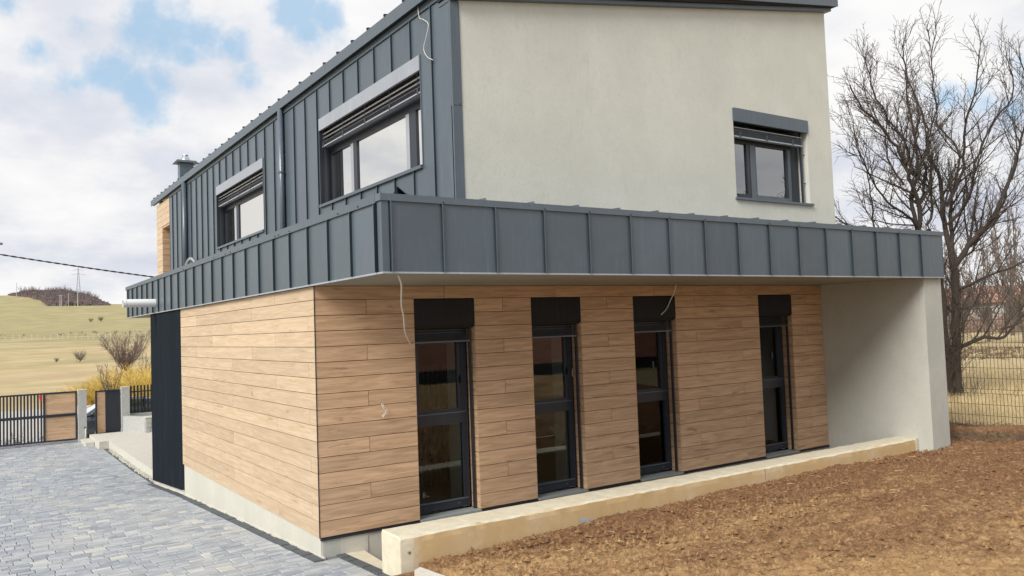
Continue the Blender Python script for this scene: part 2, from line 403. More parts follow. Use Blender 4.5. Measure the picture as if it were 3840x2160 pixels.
M['glass'] = mat_glass('window_glass', (.74, .80, .78), 1.52, .004, .05)
M['glass_mirror'] = mat_glass('coated_window_glass', (.30, .33, .33), 3.4, .004, .06)
M['glass_bright'] = mat_glass('mirror_coated_glass', (.2, .22, .22), 25.0, .004, .05)
M['glass_bright'].node_tree.nodes['Glossy BSDF'].inputs[0].default_value = (1, .985, .94, 1)
M['car_glass'] = mat_glass('car_glass', (.25, .3, .3), 1.9)

# ------------------------------------------------------------------ ground heights
def pz(y):                                   # paving falls away from the camera
    return float(np.interp(y, [-14, -3, 0, 7.3, 10.3, 13, 21, 40], [.55, -.10, -.225, -.585, -.795, -.845, -.835, -.9]))
def sz(x, y):                                # soil bank
    a = np.interp(y, [-14, -8, -4, -1.75, 0, 3], [.62, .52, .27, .075, .06, .08])
    b = np.interp(x, [-1, .4, 3, 7, 10, 11.2, 12.2], [-.04, -.05, .0, .035, .01, .06, .17])
    return a + b

# ------------------------------------------------------------------ terrain: one sheet to the horizon
def terrain():
    az = np.concatenate([np.arange(-180, -2, 6), np.arange(-2, 14, .25), np.arange(14, 54, 2.5), np.arange(54, 72, .5), np.arange(72, 180, 6)])
    rr = np.concatenate([[0.5], np.arange(6, 60, .9), np.arange(60, 200, 5), np.arange(200, 560, 12), np.arange(560, 900, 6), [1000, 1200, 1500, 2000, 2800, 4000]])
    A, Rr = np.meshgrid(np.radians(az), rr)
    X = CX + np.sin(A) * Rr; Y = CY + np.cos(A) * Rr; D = np.degrees(A)
    L = np.interp(Rr, [0, 30, 33, 42, 60, 100, 165, 200, 300, 450, 596, 604, 622, 690, 770, 860, 1100, 4000],
                  [-1.5, -1.25, -1.25, -1.28, -1.65, -1.5, -.35, .3, 3.6, 13.5, 26.4, 26.7, 27.0, 34, 43, 42, 20, 10])
    ridge = np.interp(D, [-30, -6, 1.7, 3.4, 5.1, 6.2, 7.2, 8.4, 14, 40], [.75, .9, 1.0, 1.04, 1.05, .84, .56, .52, .5, .5])
    L = np.where(Rr > 610, 24.5 + (L - 24.5) * ridge, L)
    L = np.where((Rr > 60) & (Rr < 4000), L + (fbm(X * .008, Y * .008, 4) - .5) * np.clip(Rr / 180, 0, 2.0), L)
    Rt = np.interp(X, [10.2, 11.4, 12.0, 13, 40, 200, 900, 4000], [-.9, -.25, .16, .24, .30, .6, 2.0, 9.0]) + (fbm(X * .35, Y * .35, 4) - .5) * .16 * np.clip((X - 12) / 3, 0, 1)
    Rt = np.where(Y < -15, np.maximum(Rt, .25), Rt)
    w = np.clip((D - 16) / 30, 0, 1); w = np.where(D < -150, np.clip((-150 - D) / 25, 0, 1), w); w = w * w * (3 - 2 * w)
    Z = L * (1 - w) + Rt * w
    n, mth = Z.shape
    v = np.stack([X, Y, Z], -1).reshape(-1, 3)
    f = []
    for i in range(n - 1):
        for j in range(mth):
            j2 = (j + 1) % mth
            f.append((i * mth + j, i * mth + j2, (i + 1) * mth + j2, (i + 1) * mth + j))
    me = bpy.data.meshes.new('meadow'); me.from_pydata(v.tolist(), [], [q[::-1] for q in f]); me.update(); me.materials.append(M['field'])
    me.polygons.foreach_set('use_smooth', [True] * len(me.polygons))
    o = obj('meadow', me); o['kind'] = 'structure'
    from mathutils.bvhtree import BVHTree
    return BVHTree.FromPolygons([tuple(q) for q in v], [q[::-1] for q in f])
BVH = terrain()
def tz(x, y):
    h = BVH.ray_cast(Vector((x, y, 500)), Vector((0, 0, -1)))[0]
    return h.z if h else 0
def polar(az, r, z=None):
    x = CX + math.sin(R(az)) * r; y = CY + math.cos(R(az)) * r
    return Vector((x, y, tz(x, y) if z is None else z))

# street behind the gate
st = MB(); st.box(-40, 30, 21.6, 43, -1.9, -1.2); tag(st.build('street', M['asphalt']), kind='structure')

# ------------------------------------------------------------------ paving
def proj(x, y, z):
    d = Vector((x - CX, y - CY, z - CZ)); w = d.dot(AF)
    if w < .3: return None
    return 1920 + FPX * d.dot(AR) / w, 1080 - FPX * d.dot(AU) / w
pav = thing('paving', 'driveway of mixed grey rectangular pavers running down to the gate', 'paving')
del pav['label']; del pav['category']; pav['kind'] = 'structure'
bed = MB(); ys = [-13, -8, -3, 0, 3.5, 7.3, 8.8, 10.3, 13, 17, 21.7]
for a, b in zip(ys[:-1], ys[1:]):
    za, zb = pz(a) - .014, pz(b) - .014
    xr = .33 if b <= 0 else .02
    if a >= 10.3: xr = .12
    bed.hexa([(-7.6, a, za - .3), (xr, a, za - .3), (xr, b, zb - .3), (-7.6, b, zb - .3)], [(-7.6, a, za), (xr, a, za), (xr, b, zb), (-7.6, b, zb)])
bed.build('bedding', M['joint'], pav)
def paver(mb, x0, x1, y0, y1, tone, ox=0, oy=0, oz=0, dz=0):
    c = .006; h = .06
    za, zb = pz(y0) + dz - oz, pz(y1) + dz - oz
    zc, zd = pz(y0 + c) + dz - oz, pz(y1 - c) + dz - oz
    x0 -= ox; x1 -= ox; y0 -= oy; y1 -= oy
    b = len(mb.v)
    mb.v += [(x0, y0, za - h), (x1, y0, za - h), (x1, y1, zb - h), (x0, y1, zb - h),
             (x0, y0, za - c), (x1, y0, za - c), (x1, y1, zb - c), (x0, y1, zb - c),
             (x0 + c, y0 + c, zc), (x1 - c, y0 + c, zc), (x1 - c, y1 - c, zd), (x0 + c, y1 - c, zd)]
    fs = [(8, 9, 10, 11)]
    for i in range(4):
        j = (i + 1) % 4; fs += [(i, j, 4 + j, 4 + i), (4 + i, 4 + j, 8 + j, 8 + i)]
    mb.f += [tuple(b + q for q in ff) for ff in fs]; mb.t += [tone] * 9
stones = []
y = -12.8; course = 0
while y < 21.4:
    dpt = rnd.choice([.11, .14, .17, .19, .21, .25]); y1 = min(y + dpt, 21.5)
    xr = .17 if y1 < .0 else -.125
    if y > 10.4: xr = -.03
    if y1 < 0: xr = .17 - max(0, (-y - 1.2)) * .0
    x = -7.5 + rnd.random() * .2
    while x < xr - .04:
        ln = rnd.choice([.12, .16, .19, .22, .27, .32]); x1 = min(x + ln, xr)
        if xr - x1 < .07: x1 = xr
        tn = min(1, max(0, rnd.gauss(.44, .17)))
        if rnd.random() < .06: tn = rnd.uniform(.85, 1)
        dz = rnd.uniform(-.005, .004)
        g = .0065
        if dpt > .2 and rnd.random() < .42:      # two thin ones stacked in a deep course
            ym = (y + y1) / 2
            stones.append((x + g, x1 - g, y + g, ym - g, tn, dz)); stones.append((x + g, x1 - g, ym + g, y1 - g, min(1, max(0, tn + rnd.uniform(-.25, .25))), dz))
        else: stones.append((x + .004, x1 - .004, y + g, y1 - g, tn, dz))
        x = x1
    y = y1
def vis(s):
    c = proj((s[0] + s[1]) / 2, (s[2] + s[3]) / 2, pz(s[2]))
    if c is None or not (-60 < c[0] < 3900 and c[1] < 2200): return 0
    a = proj(s[0], s[2], pz(s[2])); b = proj(s[1], s[3], pz(s[3]))
    return abs((a[0] - b[0]) * (a[1] - b[1])) if a and b else 0
order = sorted(range(len(stones)), key=lambda i: -vis(stones[i])); big = set(order[:298])
rest = MB()
for i, s in enumerate(stones):
    if i in big:
        mb = MB(); oz = pz(s[2]); paver(mb, *s[:5], ox=s[0], oy=s[2], oz=oz, dz=s[5])
        mb.build('paver', M['stone'], pav, tone=True, loc=(s[0], s[2], oz))
    else: paver(rest, *s[:5], dz=s[5])
ro = rest.build('pavers', M['stone'], pav, tone=True); ro['kind'] = 'stuff'
# dark edging course along the house, then stepping out at the corner
ed = 0
def edge_paver(xa, xb, y0, y1, lift=.004):
    mb = MB(); z0, z1 = pz(y0) + lift, pz(y1) + lift
    mb.hexa([(0, 0, -.07), (xb - xa, 0, -.07), (xb - xa, y1 - y0, -.07), (0, y1 - y0, -.07)],
            [(0.004, 0.004, 0), (xb - xa - .004, .004, 0), (xb - xa - .004, y1 - y0 - .004, z1 - z0), (.004, y1 - y0 - .004, z1 - z0)])
    mb.build('edging_paver', M['stone_dark'], pav, loc=(xa, y0, z0 + rnd.uniform(-.004, .004)))
yy = -.13
while yy < 10.3:
    edge_paver(-.118, .012, yy + .003, yy + .197); yy += .2
yy = -.03
while yy > -3.6:
    edge_paver(.185, .30, yy - .197, yy - .003); yy -= .2
yy = 10.32
while yy < 18.2:
    edge_paver(-.02, .10, yy + .003, yy + .197); yy += .2
# mortar smear between edging and plinth
ms = MB()
for i in range(60):
    y0 = -.1 + i * .175; w = rnd.uniform(.01, .045)
    ms.box(.028 - w, .03, y0, y0 + .17, pz(y0) - .03, pz(y0) + rnd.uniform(.004, .018))
o = ms.build('mortar_smear', M['concrete_pale'], pav); o['kind'] = 'stuff'

# ------------------------------------------------------------------ soil bank
def soil():
    xs = np.concatenate([np.arange(.02, 9, .017), np.arange(9, 12.6, .03)])
    ys = np.concatenate([np.arange(-14, -7, .12), np.arange(-7, -1.55, .017), np.arange(-1.55, 1.2, .08)])
    X, Y = np.meshgrid(xs, ys)
    Z = sz(X, Y)
    n = fbm(X * 5, Y * 5, 3) * .045 + np.abs(fbm(X * 21, Y * 21, 3) - .5) * .085 + fbm(X * 1.3, Y * 1.3, 3) * .07 + np.maximum(0, vnoise(X * 11 + 5, Y * 11) - .62) * .07
    fade = np.clip((X - .1) / .5, 0, 1)
    Z = Z + (n - .085) * (.25 + .75 * fade)
    Z = Z + np.clip((X - 10.75) / 1.3, 0, 1) * .02
    Z = np.where(X < .42, np.minimum(Z, -.06), Z)
    ridge = np.exp(-((X - 11.75) / .28) ** 2) * .10 * (.6 + .8 * fbm(X * 2, Y * 2, 2)); Z = Z + ridge
    Z = np.where((Y > -1.72) & (X < 10.0), np.minimum(Z, -.75), Z)     # trench behind the kerb wall
    v = np.stack([X, Y, Z], -1).reshape(-1, 3); n_, m_ = X.shape
    I = np.arange(n_ * m_).reshape(n_, m_)
    F = np.stack([I[:-1, :-1], I[:-1, 1:], I[1:, 1:], I[1:, :-1]], -1).reshape(-1, 4)
    me = bpy.data.meshes.new('soil'); me.vertices.add(len(v)); me.vertices.foreach_set('co', v.ravel())
    me.loops.add(F.size); me.loops.foreach_set('vertex_index', F.ravel().astype(np.int32))
    me.polygons.add(len(F)); me.polygons.foreach_set('loop_start', np.arange(0, F.size, 4, dtype=np.int32)); me.update(calc_edges=True)
    me.materials.append(M['soil']); me.polygons.foreach_set('use_smooth', [True] * len(me.polygons))
    o = obj('soil', me); o['kind'] = 'structure'
    cl = MB(); st_ = MB()
    for i in range(6000):
        x = rnd.uniform(.5, 12.2); y = -1.8 - abs(rnd.gauss(0, 2.2)); z = float(sz(x, y)); r = rnd.choice([.005, .007, .010, .013, .018, .03]) if rnd.random() < .985 else .05
        z += .01
        pts = []
        for a in range(5):
            an = a * 1.257 + rnd.random() * .6; pts.append((x + math.cos(an) * r * rnd.uniform(.7, 1.3), y + math.sin(an) * r * rnd.uniform(.7, 1.3), z - r * .5))
        b = len(cl.v); cl.v += pts + [(x + rnd.uniform(-.3, .3) * r, y, z + r * .8)]
        for a in range(5): cl.f.append((b + a, b + (a + 1) % 5, b + 5)); cl.t.append(.5)
    o = cl.build('soil_clods', M['soil']); tag(o, 'small crumbled clods lying over the tilled brown soil', 'clods', kind='stuff')
    for i in range(650):
        x = rnd.uniform(.6, 12.0); y = -1.8 - abs(rnd.gauss(0, 2.0)); z = float(sz(x, y)) + .022; a = rnd.random() * 6.28; L = rnd.choice([.02, .03, .04, .06, .09])
        p0 = Vector((x, y, z)); d = Vector((math.cos(a), math.sin(a), rnd.uniform(-.1, .3))) * L
        st_.tube([p0, p0 + d * .5 + Vector((0, 0, .006)), p0 + d], [.0016, .002, .001], 3, False)
    o = st_.build('straw_bits', M['straw']); tag(o, 'pale straw bits and root ends scattered on the tilled soil', 'straw', kind='stuff')
soil()

# ------------------------------------------------------------------ the house
H = thing('house', 'two storey house, wood print cladding below and anthracite standing seam metal with pale render above', 'house')
WT = 3.022                      # soffit height
WINS = [(1.343, 2.262), (3.216, 4.120), (5.183, 6.105), (8.180, 9.102)]
XR = 10.016; YW = 7.36
# structure behind the cladding
core = MB()
core.box(.03, 1.335, .03, .42, -.9, WT - .004)
prev = None
for (a, b), (c, d) in zip(WINS[:-1], WINS[1:]): core.box(b + .008, c - .008, .03, .42, -.9, WT - .004)
core.box(WINS[-1][1] + .008, XR - .002, .03, .42, -.9, WT - .004)
for a, b in WINS: core.box(a - .008, b + .008, .034, .42, 2.50, WT - .006); core.box(a - .008, b + .008, .034, .42, -.9, -.045)
core.box(.03, .30, .42, YW - .05, -.9, WT - .004); core.box(.14, .30, YW - .05, 10.26, -.9, WT - .005)
core.build('backing_wall', M['dark_gap'], H)
pl = MB()
pl.box(.018, .03, .018, YW - .05, -1.3, -.006); pl.box(.03, XR - .003, .018, .0295, -1.1, -.03)
pl.box(.10, .12, YW - .049, 10.29, -1.3, -.2)
pl.build('plinth', M['plinth'], H)
for i in range(6):
    a_ = YW - .05 + i * .498; fo = MB(); fo.hexa([(-.0, a_, pz(a_) - .1), (.097, a_, pz(a_) - .1), (.097, a_ + .498, pz(a_ + .498) - .1), (-.0, a_ + .498, pz(a_ + .498) - .1)], [(-.0, a_, pz(a_) + .03), (.097, a_, pz(a_) + .06), (.097, a_ + .498, pz(a_ + .498) + .06), (-.0, a_ + .498, pz(a_ + .498) + .03)]); fo.build('mortar_foot', M['plinth'], H)
pg = MB(); pg.box(.04, .27, .010, .018, -1.0, -.012); pg.build('plinth_patch', M['plaster_grey'], H)
pg = MB(); pg.box(.27, .62, .0085, .018, -1.0, -.014); pg.build('plinth_patch', M['plinth'], H)
ss = MB(); ss.box(.015, XR - .004, -.012, .03, -.034, -.0075); ss.build('starter_rail', M['black'], H)
# planks
G = .0035; P = .19
def front_row(row, a, b, joints):
    z0 = row * P + G; z1 = min((row + 1) * P, WT - .004) - G
    xs = [a] + [j for j in joints if a + .03 < j < b - .03] + [b]
    for p, q in zip(xs[:-1], xs[1:]):
        boxpart('plank', M['wood'], H, p + (G if p > a else 0), q - (G if q < b else 0), 0, .012, z0, z1)
secs = [(.004, 1.343), (2.262, 3.216), (4.120, 5.183), (6.105, 8.180), (9.102, XR - .004)]
for row in range(15):
    for a, b in secs:
        j = []
        if row % 3 == 2: j += [.675, 2.728, 4.642, 6.57, 9.546]
        if row % 3 == 0: j += [7.71]
        front_row(row, a + .001, b - .001, j)
front_row(15, .004, XR - .004, [1.80, 3.66, 5.635, 7.71])
for row in range(16):
    z0 = row * P + G; z1 = min((row + 1) * P, WT - .004) - G
    js = {0: [1.51, 4.91], 1: [.237, 3.69, 7.14], 2: [2.605, 6.055]}[row % 3]
    ysx = [-.0] + js + [YW]
    for a, b in zip(ysx[:-1], ysx[1:]):
        boxpart('plank', M['wood_lit'], H, 0, .012, a + (G if a > 0 else .014), b - G, z0, z1)
cc = MB(); cc.box(-.004, .006, -.004, .006, 0, WT - .006); cc.build('corner_profile', M['black'], H)
# reveal planks on the right side of each tall window
for a, b in WINS:
    for row in range(13):
        z0 = row * P + G; z1 = min((row + 1) * P - G, 2.475)
        boxpart('reveal_plank', M['wood'], H, b - .001, b + .009, .013, .235, z0, z1)
    for row in range(13):
        z0 = row * P + G; z1 = min((row + 1) * P - G, 2.475)
        boxpart('reveal_plank', M['wood'], H, a - .009, a + .001, .013, .235, z0, z1)

# local frames: T(u, o, z); o is the distance outwards from the wall face
def Tfront(y0): return lambda u, o, z: (u, y0 - o, z)
def Tleft(x0): return lambda u, o, z: (x0 - o, u, z)
def lb(mb, T, u0, u1, o0, o1, z0, z1):
    a = T(u0, o0, z0); b = T(u1, o1, z1); return mb.box(a[0], b[0], a[1], b[1], a[2], b[2])

for wi, (a, b) in enumerate(WINS):
    T = Tfront(0.0); f = MB(); fa, fb = a + .02, b - .035; yo = -.205; yi = -.275
    lb(f, T, fa, fa + .085, yo, yi, .03, 2.45); lb(f, T, fb - .085, fb, yo, yi, .03, 2.45)
    lb(f, T, fa + .085, fb - .085, yo, yi, 2.30, 2.45); lb(f, T, fa + .085, fb - .085, yo, yi, 1.155, 1.325); lb(f, T, fa + .085, fb - .085, yo, yi, .03, .145)
    win = f.build('window', M['black'], H)
    s = MB()
    lb(s, T, fa + .085, fa + .135, yo - .012, yi, 1.325, 2.30); lb(s, T, fb - .135, fb - .085, yo - .012, yi, 1.325, 2.30)
    lb(s, T, fa + .135, fb - .135, yo - .012, yi, 1.325, 1.355); lb(s, T, fa + .135, fb - .135, yo - .012, yi, 2.26, 2.30)
    s.build('sash', M['black'], win)
    s = MB(); lb(s, T, fa + .06, fb - .03, yo + .006, yo - .001, 1.300, 1.312); s.build('drip_rail', M['metal_trim'], win)
    s = MB(); lb(s, T, fa + .06, fb - .03, yo + .008, yo - .001, .130, .146); s.build('drip_rail', M['metal_trim'], win)
    g = MB(); lb(g, T, fa + .13, fb - .13, yo - .035, yo - .041, 1.35, 2.27); g.build('pane', M['glass'], win)
    g = MB(); lb(g, T, fa + .08, fb - .08, yo - .035, yo - .041, .14, 1.16); g.build('pane', M['glass'], win)
    for u in (fa + .16, fb - .2):
        s = MB(); lb(s, T, u, u + .035, yo + .003, yo - .001, .075, .088); s.build('drain_cap', M['metal_trim'], win)
    s = MB(); lb(s, T, a + .001, b - .001, .006, -.028, 2.492, 2.838); s.build('blind_cover', M['black_cover'], win)
    s = MB(); lb(s, T, a + .003, b - .003, -.006, -.0, 2.4925, 2.838) if False else None
    s = MB(); lb(s, T, a + .012, b - .012, -.03, -.19, 2.452, 2.83); s.build('blind_box', M['dark_gap'], win)
    bun = 2.275 + (0 if wi < 2 else .01)
    for k in range(7):
        s = MB(); lb(s, T, fa, b - .055, -.05, -.13, bun + .012 + k * .0125, bun + .0165 + k * .0125); s.build('blind_slat', M['black'], win)
    for k in range(2):
        s = MB(); lb(s, T, fa, b - .055, -.055, -.125, 2.39 + k * .035, 2.394 + k * .035); s.build('blind_slat', M['metal_trim'], win)
    s = MB(); lb(s, T, fa, b - .055, -.045, -.135, bun - .012, bun + .008); s.build('blind_rail', M['metal_trim'], win)
    s = MB()
    for u in (fa + .16, b - .2): lb(s, T, u, u + .006, -.046, -.049, bun, 2.46)
    s.build('blind_cord', M['black'], win)
    s = MB(); lb(s, T, b - .052, b - .028, -.075, -.11, .005, 2.46)
    for z in (.30, 1.25): lb(s, T, b - .03, b - .001, -.085, -.098, z, z + .014)
    s.build('guide_rail', M['black'], win)
    s = MB(); lb(s, T, a + .001, b - .001, .03, -.21, -.028, -.002); s.build('sill', M['sill_grey'], win)
    if wi == 0:   # letters chalked on the lower pane
        s = MB()
        def stroke(pts):
            s.tube([(fa + .16 + px * .001, .2055 - yo * 0 + .034, .22 + pzz * .001) for px, pzz in pts], .0022, 4, False)
        stroke([(0, 0), (2, 60), (26, 66), (30, 44), (6, 34), (30, 28), (30, 6), (0, 0)]); stroke([(48, 8), (52, 12)]); stroke([(66, 20), (70, 4), (84, 6)])
        s.build('chalk_mark', M['white_cable'], win)
    s = MB(); lb(s, T, fb - .30, fb - .295, yo + .0, yo - .03, 1.68, 1.80) if wi in (2, 3) else lb(s, T, fb - .118, fb - .100, yo + .0, yo - .03 + .03, 1.70, 1.80)
    s.build('handle', M['metal_trim'], win)

# room behind the tall windows
rm = MB(); t_ = .02
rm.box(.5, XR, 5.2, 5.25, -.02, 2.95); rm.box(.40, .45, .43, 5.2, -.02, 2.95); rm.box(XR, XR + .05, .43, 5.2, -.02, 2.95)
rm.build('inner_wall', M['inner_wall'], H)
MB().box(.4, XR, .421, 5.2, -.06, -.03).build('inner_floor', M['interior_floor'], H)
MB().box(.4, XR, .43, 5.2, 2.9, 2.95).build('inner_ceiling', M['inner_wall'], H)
jm = MB()
for a, b in WINS: jm.box(b - .105, b - .002, .285, .62, 0, 2.45); jm.box(a + .002, a + .012, .28, .425, 0, 2.45)
jm.build('inner_reveal', M['interior'], H)
pn = thing('ribbed_panel', 'dark ribbed panel leaning inside the room behind the first tall window', 'panel', (2.4, 1.6, 0))
for k in range(26): boxpart('rib', M['interior_dark'], pn, -1.1 + k * .085, -1.1 + k * .085 + .045, .0, .03, 0.05, 1.9)
MB().box(-1.12, 1.1, .031, .045, .05, 1.9).build('backing', plain('grey_backing_board', (.10, .10, .095), .8), pn)

def seam(face, x0, x1, y0, y1, z0, z1):      # folded standing seam: shade painted on the sides, light on the outer fold
    me = MB().box(x0, x1, y0, y1, z0, z1).mesh('standing_seam', [M['seam_shade'], M['metal_trim']])
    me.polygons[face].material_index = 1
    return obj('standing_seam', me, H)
# ---- metal canopy band
XL = -.05; YF = -2.076; XE = 10.56; YB = 13.43; ZB = 3.022; ZT = 3.819; PI_ = .6525
can = MB()
can.box(XL + .03, XE - .03, YF + .03, -.0, ZB + .012, ZT - .03); can.box(XL + .03, 2.03, 0, YB - .03, ZB + .012, ZT - .03)
can.build('canopy_core', M['dark_gap'], H)
MB().box(.0, XR, -.004, .03, WT - .006, ZB + .009).build('shadow_line', M['dark_gap'], H)  # solid black strip painted in for the shadow line under the soffit
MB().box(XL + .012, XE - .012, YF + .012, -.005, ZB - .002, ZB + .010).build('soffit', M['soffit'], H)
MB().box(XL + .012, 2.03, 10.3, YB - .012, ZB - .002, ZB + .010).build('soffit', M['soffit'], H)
ft = MB(); ft.box(XL - .006, XE + .006, YF - .006, YF + .011, ZB - .006, ZB + .012); ft.box(XL - .006, XL + .011, YF + .011, YB, ZB - .006, ZB + .012); ft.build('drip_edge', M['metal_light'], H)
seams_f = [.634 + i * .6575 for i in range(15)]
edges = [XL + .09] + seams_f + [XE - .02]
for i, (a, b) in enumerate(zip(edges[:-1], edges[1:])):
    mb = MB(); mb.box(a + .004, b - .004, YF, YF + .008, ZB + .013, ZT - .072)
    mb.build('fascia_panel', M['metal'], H)
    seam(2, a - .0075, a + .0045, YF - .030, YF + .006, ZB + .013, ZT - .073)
mb = MB(); mb.box(XL, XL + .075, YF - .004, YF + .006, ZB + .013, ZT - .073); mb.box(XL - .004, XL + .006, YF - .0038, YF + .10, ZB + .013, ZT - .073); mb.build('corner_panel', M['metal'], H)
MB().box(XE - .012, XE, YF, .0, ZB + .013, ZT - .073).build('fascia_panel', M['metal'], H)
seams_l = [-1.94] + [YF + .757 + i * .6572 for i in range(23)]
edges = seams_l + [YB]
for a, b in zip(edges[:-1], edges[1:]):
    mb = MB(); mb.box(XL, XL + .008, a + .004, b - .004, ZB + .013, ZT - .085)
    mb.build('fascia_panel', M['metal'], H)
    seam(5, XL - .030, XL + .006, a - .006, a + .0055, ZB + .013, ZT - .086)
MB().box(XL + .0, 2.03, YB - .008, YB, ZB + .013, ZT - .08).build('fascia_panel', M['metal'], H)
MB().box(XL - .022, XE + .015, YF - .022, YF + .10, ZT - .072, ZT).build('coping', M['metal_trim'], H)
MB().box(XL - .024, XL + .10, YF + .101, YB + .01, ZT - .085, ZT + .001).build('coping', M['metal_trim'], H)
MB().box(XE - .10, XE + .017, YF + .101, .0, ZT - .075, ZT).build('coping', M['metal_trim'], H)
for i in (0, 2, 3, 4, 5, 6, 8, 9, 11, 13):
    s_ = seams_f[i]; z = ZT - .058
    MB().tube([(s_ + .012, YF - .022, z), (s_ + .012, YF - .031, z)], .0085, 6).build('screw', M['screw'], H)
for yv in (-1.55, -1.0, .62, 1.05, 1.2, 3.4, 3.7, 4.4, 6.7, 8.9, 9.2, 11.2, 11.6):
    MB().tube([(XL - .024, yv, ZT - .062), (XL - .033, yv, ZT - .062)], .0085, 6).build('screw', M['screw'], H)
# canopy roof sheets with standing seams, sloping up to the house
rf = MB(); rf.hexa([(XL + .08, YF + .08, ZT - .04), (XE - .08, YF + .08, ZT - .04), (XE - .08, 0, ZT + .0), (XL + .08, 0, ZT + .0)],
                   [(XL + .08, YF + .08, ZT - .02), (XE - .08, YF + .08, ZT - .02), (XE - .08, 0, ZT + .05), (XL + .08, 0, ZT + .05)])
rf.box(XL + .08, 2.03, 0, YB - .05, ZT - .03, ZT + .01)
rf.build('canopy_roof', M['metal'], H)
for i in range(15):
    x = 1.262 + i * .6575 - .6575
    if x > XE - .2: break
    mb = MB(); mb.hexa([(x - .009, YF + .105, ZT + .002), (x + .009, YF + .105, ZT + .002), (x + .009, -.01, ZT + .045), (x - .009, -.01, ZT + .045)],
                       [(x - .009, YF + .13, ZT + .050), (x + .009, YF + .13, ZT + .050), (x + .009, -.01, ZT + .12), (x - .009, -.01, ZT + .12)])
    mb.build('roof_seam', M['metal'], H)
# folded hip flashing standing up behind the canopy corner
hf = MB()
A_ = Vector((XL + .16, YF + .10, ZT - .03)); B_ = Vector((XL + .40, YF + .10, ZT - .03)); Pk = Vector((XL + .26, YF + .17, ZT + .115)); E_ = Vector((XL + 1.35, YF + 1.25, ZT + .01))
for tri in ((A_, Pk, E_), (B_, Pk, E_)):
    n_ = (tri[1] - tri[0]).cross(tri[2] - tri[0]).normalized() * .003
    hf.face([p + n_ for p in tri]); hf.face([p - n_ for p in tri][::-1])
hf.build('hip_flashing', M['metal_trim'], H)
# side wall (fin) carrying the canopy
fin = MB(); fin.box(XR, 10.565, -2.0, .6, -.8, ZB - .0025); fin.build('side_wall', M['plaster_grey'], H)
# profiled black screen
def profiled():                              # angled vertical blades set like saw teeth
    y0, y1 = YW - .06, 10.31; n = 12; pt = (y1 - y0) / n; z1 = ZB - .004
    for i in range(n):
        ya = y0 + i * pt; yb = ya + pt - .004; mb = MB(); za, zb = pz(ya) + .085, pz(yb) + .085
        xo = -.035; xi = .078
        mb.hexa([(xo, yb - .01, zb), (xi, ya, za), (xi + .012, ya + .006, za), (xo + .012, yb, zb)],
                [(xo, yb - .01, z1), (xi, ya, z1), (xi + .012, ya + .006, z1), (xo + .012, yb, z1)])
        mb.build('screen_blade', M['black_sheet'], H)
    MB().box(.096, .0995, y0 + .06, y1, pz(7.3) + .0, z1).build('screen_backing', M['dark_gap'], H)
profiled()

# ---- upper storey
XU = 2.035; XG = 10.605; ZE = 7.115; Y2 = 18.52; Y3 = 20.75
SL = .1723; gz = lambda x: 6.959 + SL * (x - 2.03)
GW = (7.748, 9.848, 4.562, 6.17)
def prism_y(mb, pts, y0, y1):             # polygon in x,z (ccw from the front) extruded in y
    b = len(mb.v); n = len(pts); mb.v += [(x, y0, z) for x, z in pts] + [(x, y1, z) for x, z in pts]
    mb.f.append(tuple(b + i for i in range(n))); mb.f.append(tuple(b + n + i for i in range(n))[::-1])
    for i in range(n):
        j = (i + 1) % n; mb.f.append((b + i, b + n + i, b + n + j, b + j))
    mb.t += [.5] * (n + 2)
gm = MB(); xa = XU + .135; YR = .0
prism_y(gm, [(xa, ZT - .1), (GW[0], ZT - .1), (GW[0], gz(GW[0])), (xa, gz(xa))], YR, YR + .3)
prism_y(gm, [(GW[1], ZT - .1), (XG, ZT - .1), (XG, gz(XG)), (GW[1], gz(GW[1]))], YR, YR + .3)
prism_y(gm, [(GW[0], ZT - .1), (GW[1], ZT - .1), (GW[1], GW[2]), (GW[0], GW[2])], YR, YR + .3)
prism_y(gm, [(GW[0], GW[3]), (GW[1], GW[3]), (GW[1], gz(GW[1])), (GW[0], gz(GW[0]))], YR, YR + .3)
gm.build('gable_wall', M['plaster'], H)
MB().box(XG - .3, XG, .3, Y3, ZT - .1, gz(XG)).build('side_wall', M['plaster'], H)
MB().box(XU + .1, XG, Y3 - .3, Y3, ZT - .1, gz(XU) + .3).build('rear_wall', M['plaster'], H)
MB().box(XU + .1, XG - .3, .3, Y3 - .3, ZT - .15, ZT - .1).build('upper_floor', M['interior'], H)
MB().box(3.6, 3.7, .3, Y3 - .3, ZT - .1, gz(3.6)).build('inner_wall', M['interior'], H)
MB().box(XU + .3, XG - .3, 2.9, 3.0, ZT - .1, gz(XU) + .1).build('inner_wall', M['interior'], H)
# corner metal strip on the gable side
MB().box(XU - .002, xa + .004, -.014, .05, 5.50, gz(XU)).build('corner_flashing', M['metal'], H)
MB().box(XU - .0, xa + .006, -.010, .05, ZT - .08, 5.497).build('corner_flashing', M['metal'], H)
MB().tube([(xa - .03, -.014, 5.52), (xa - .03, -.022, 5.52)], .008, 6).build('screw', M['screw'], H)
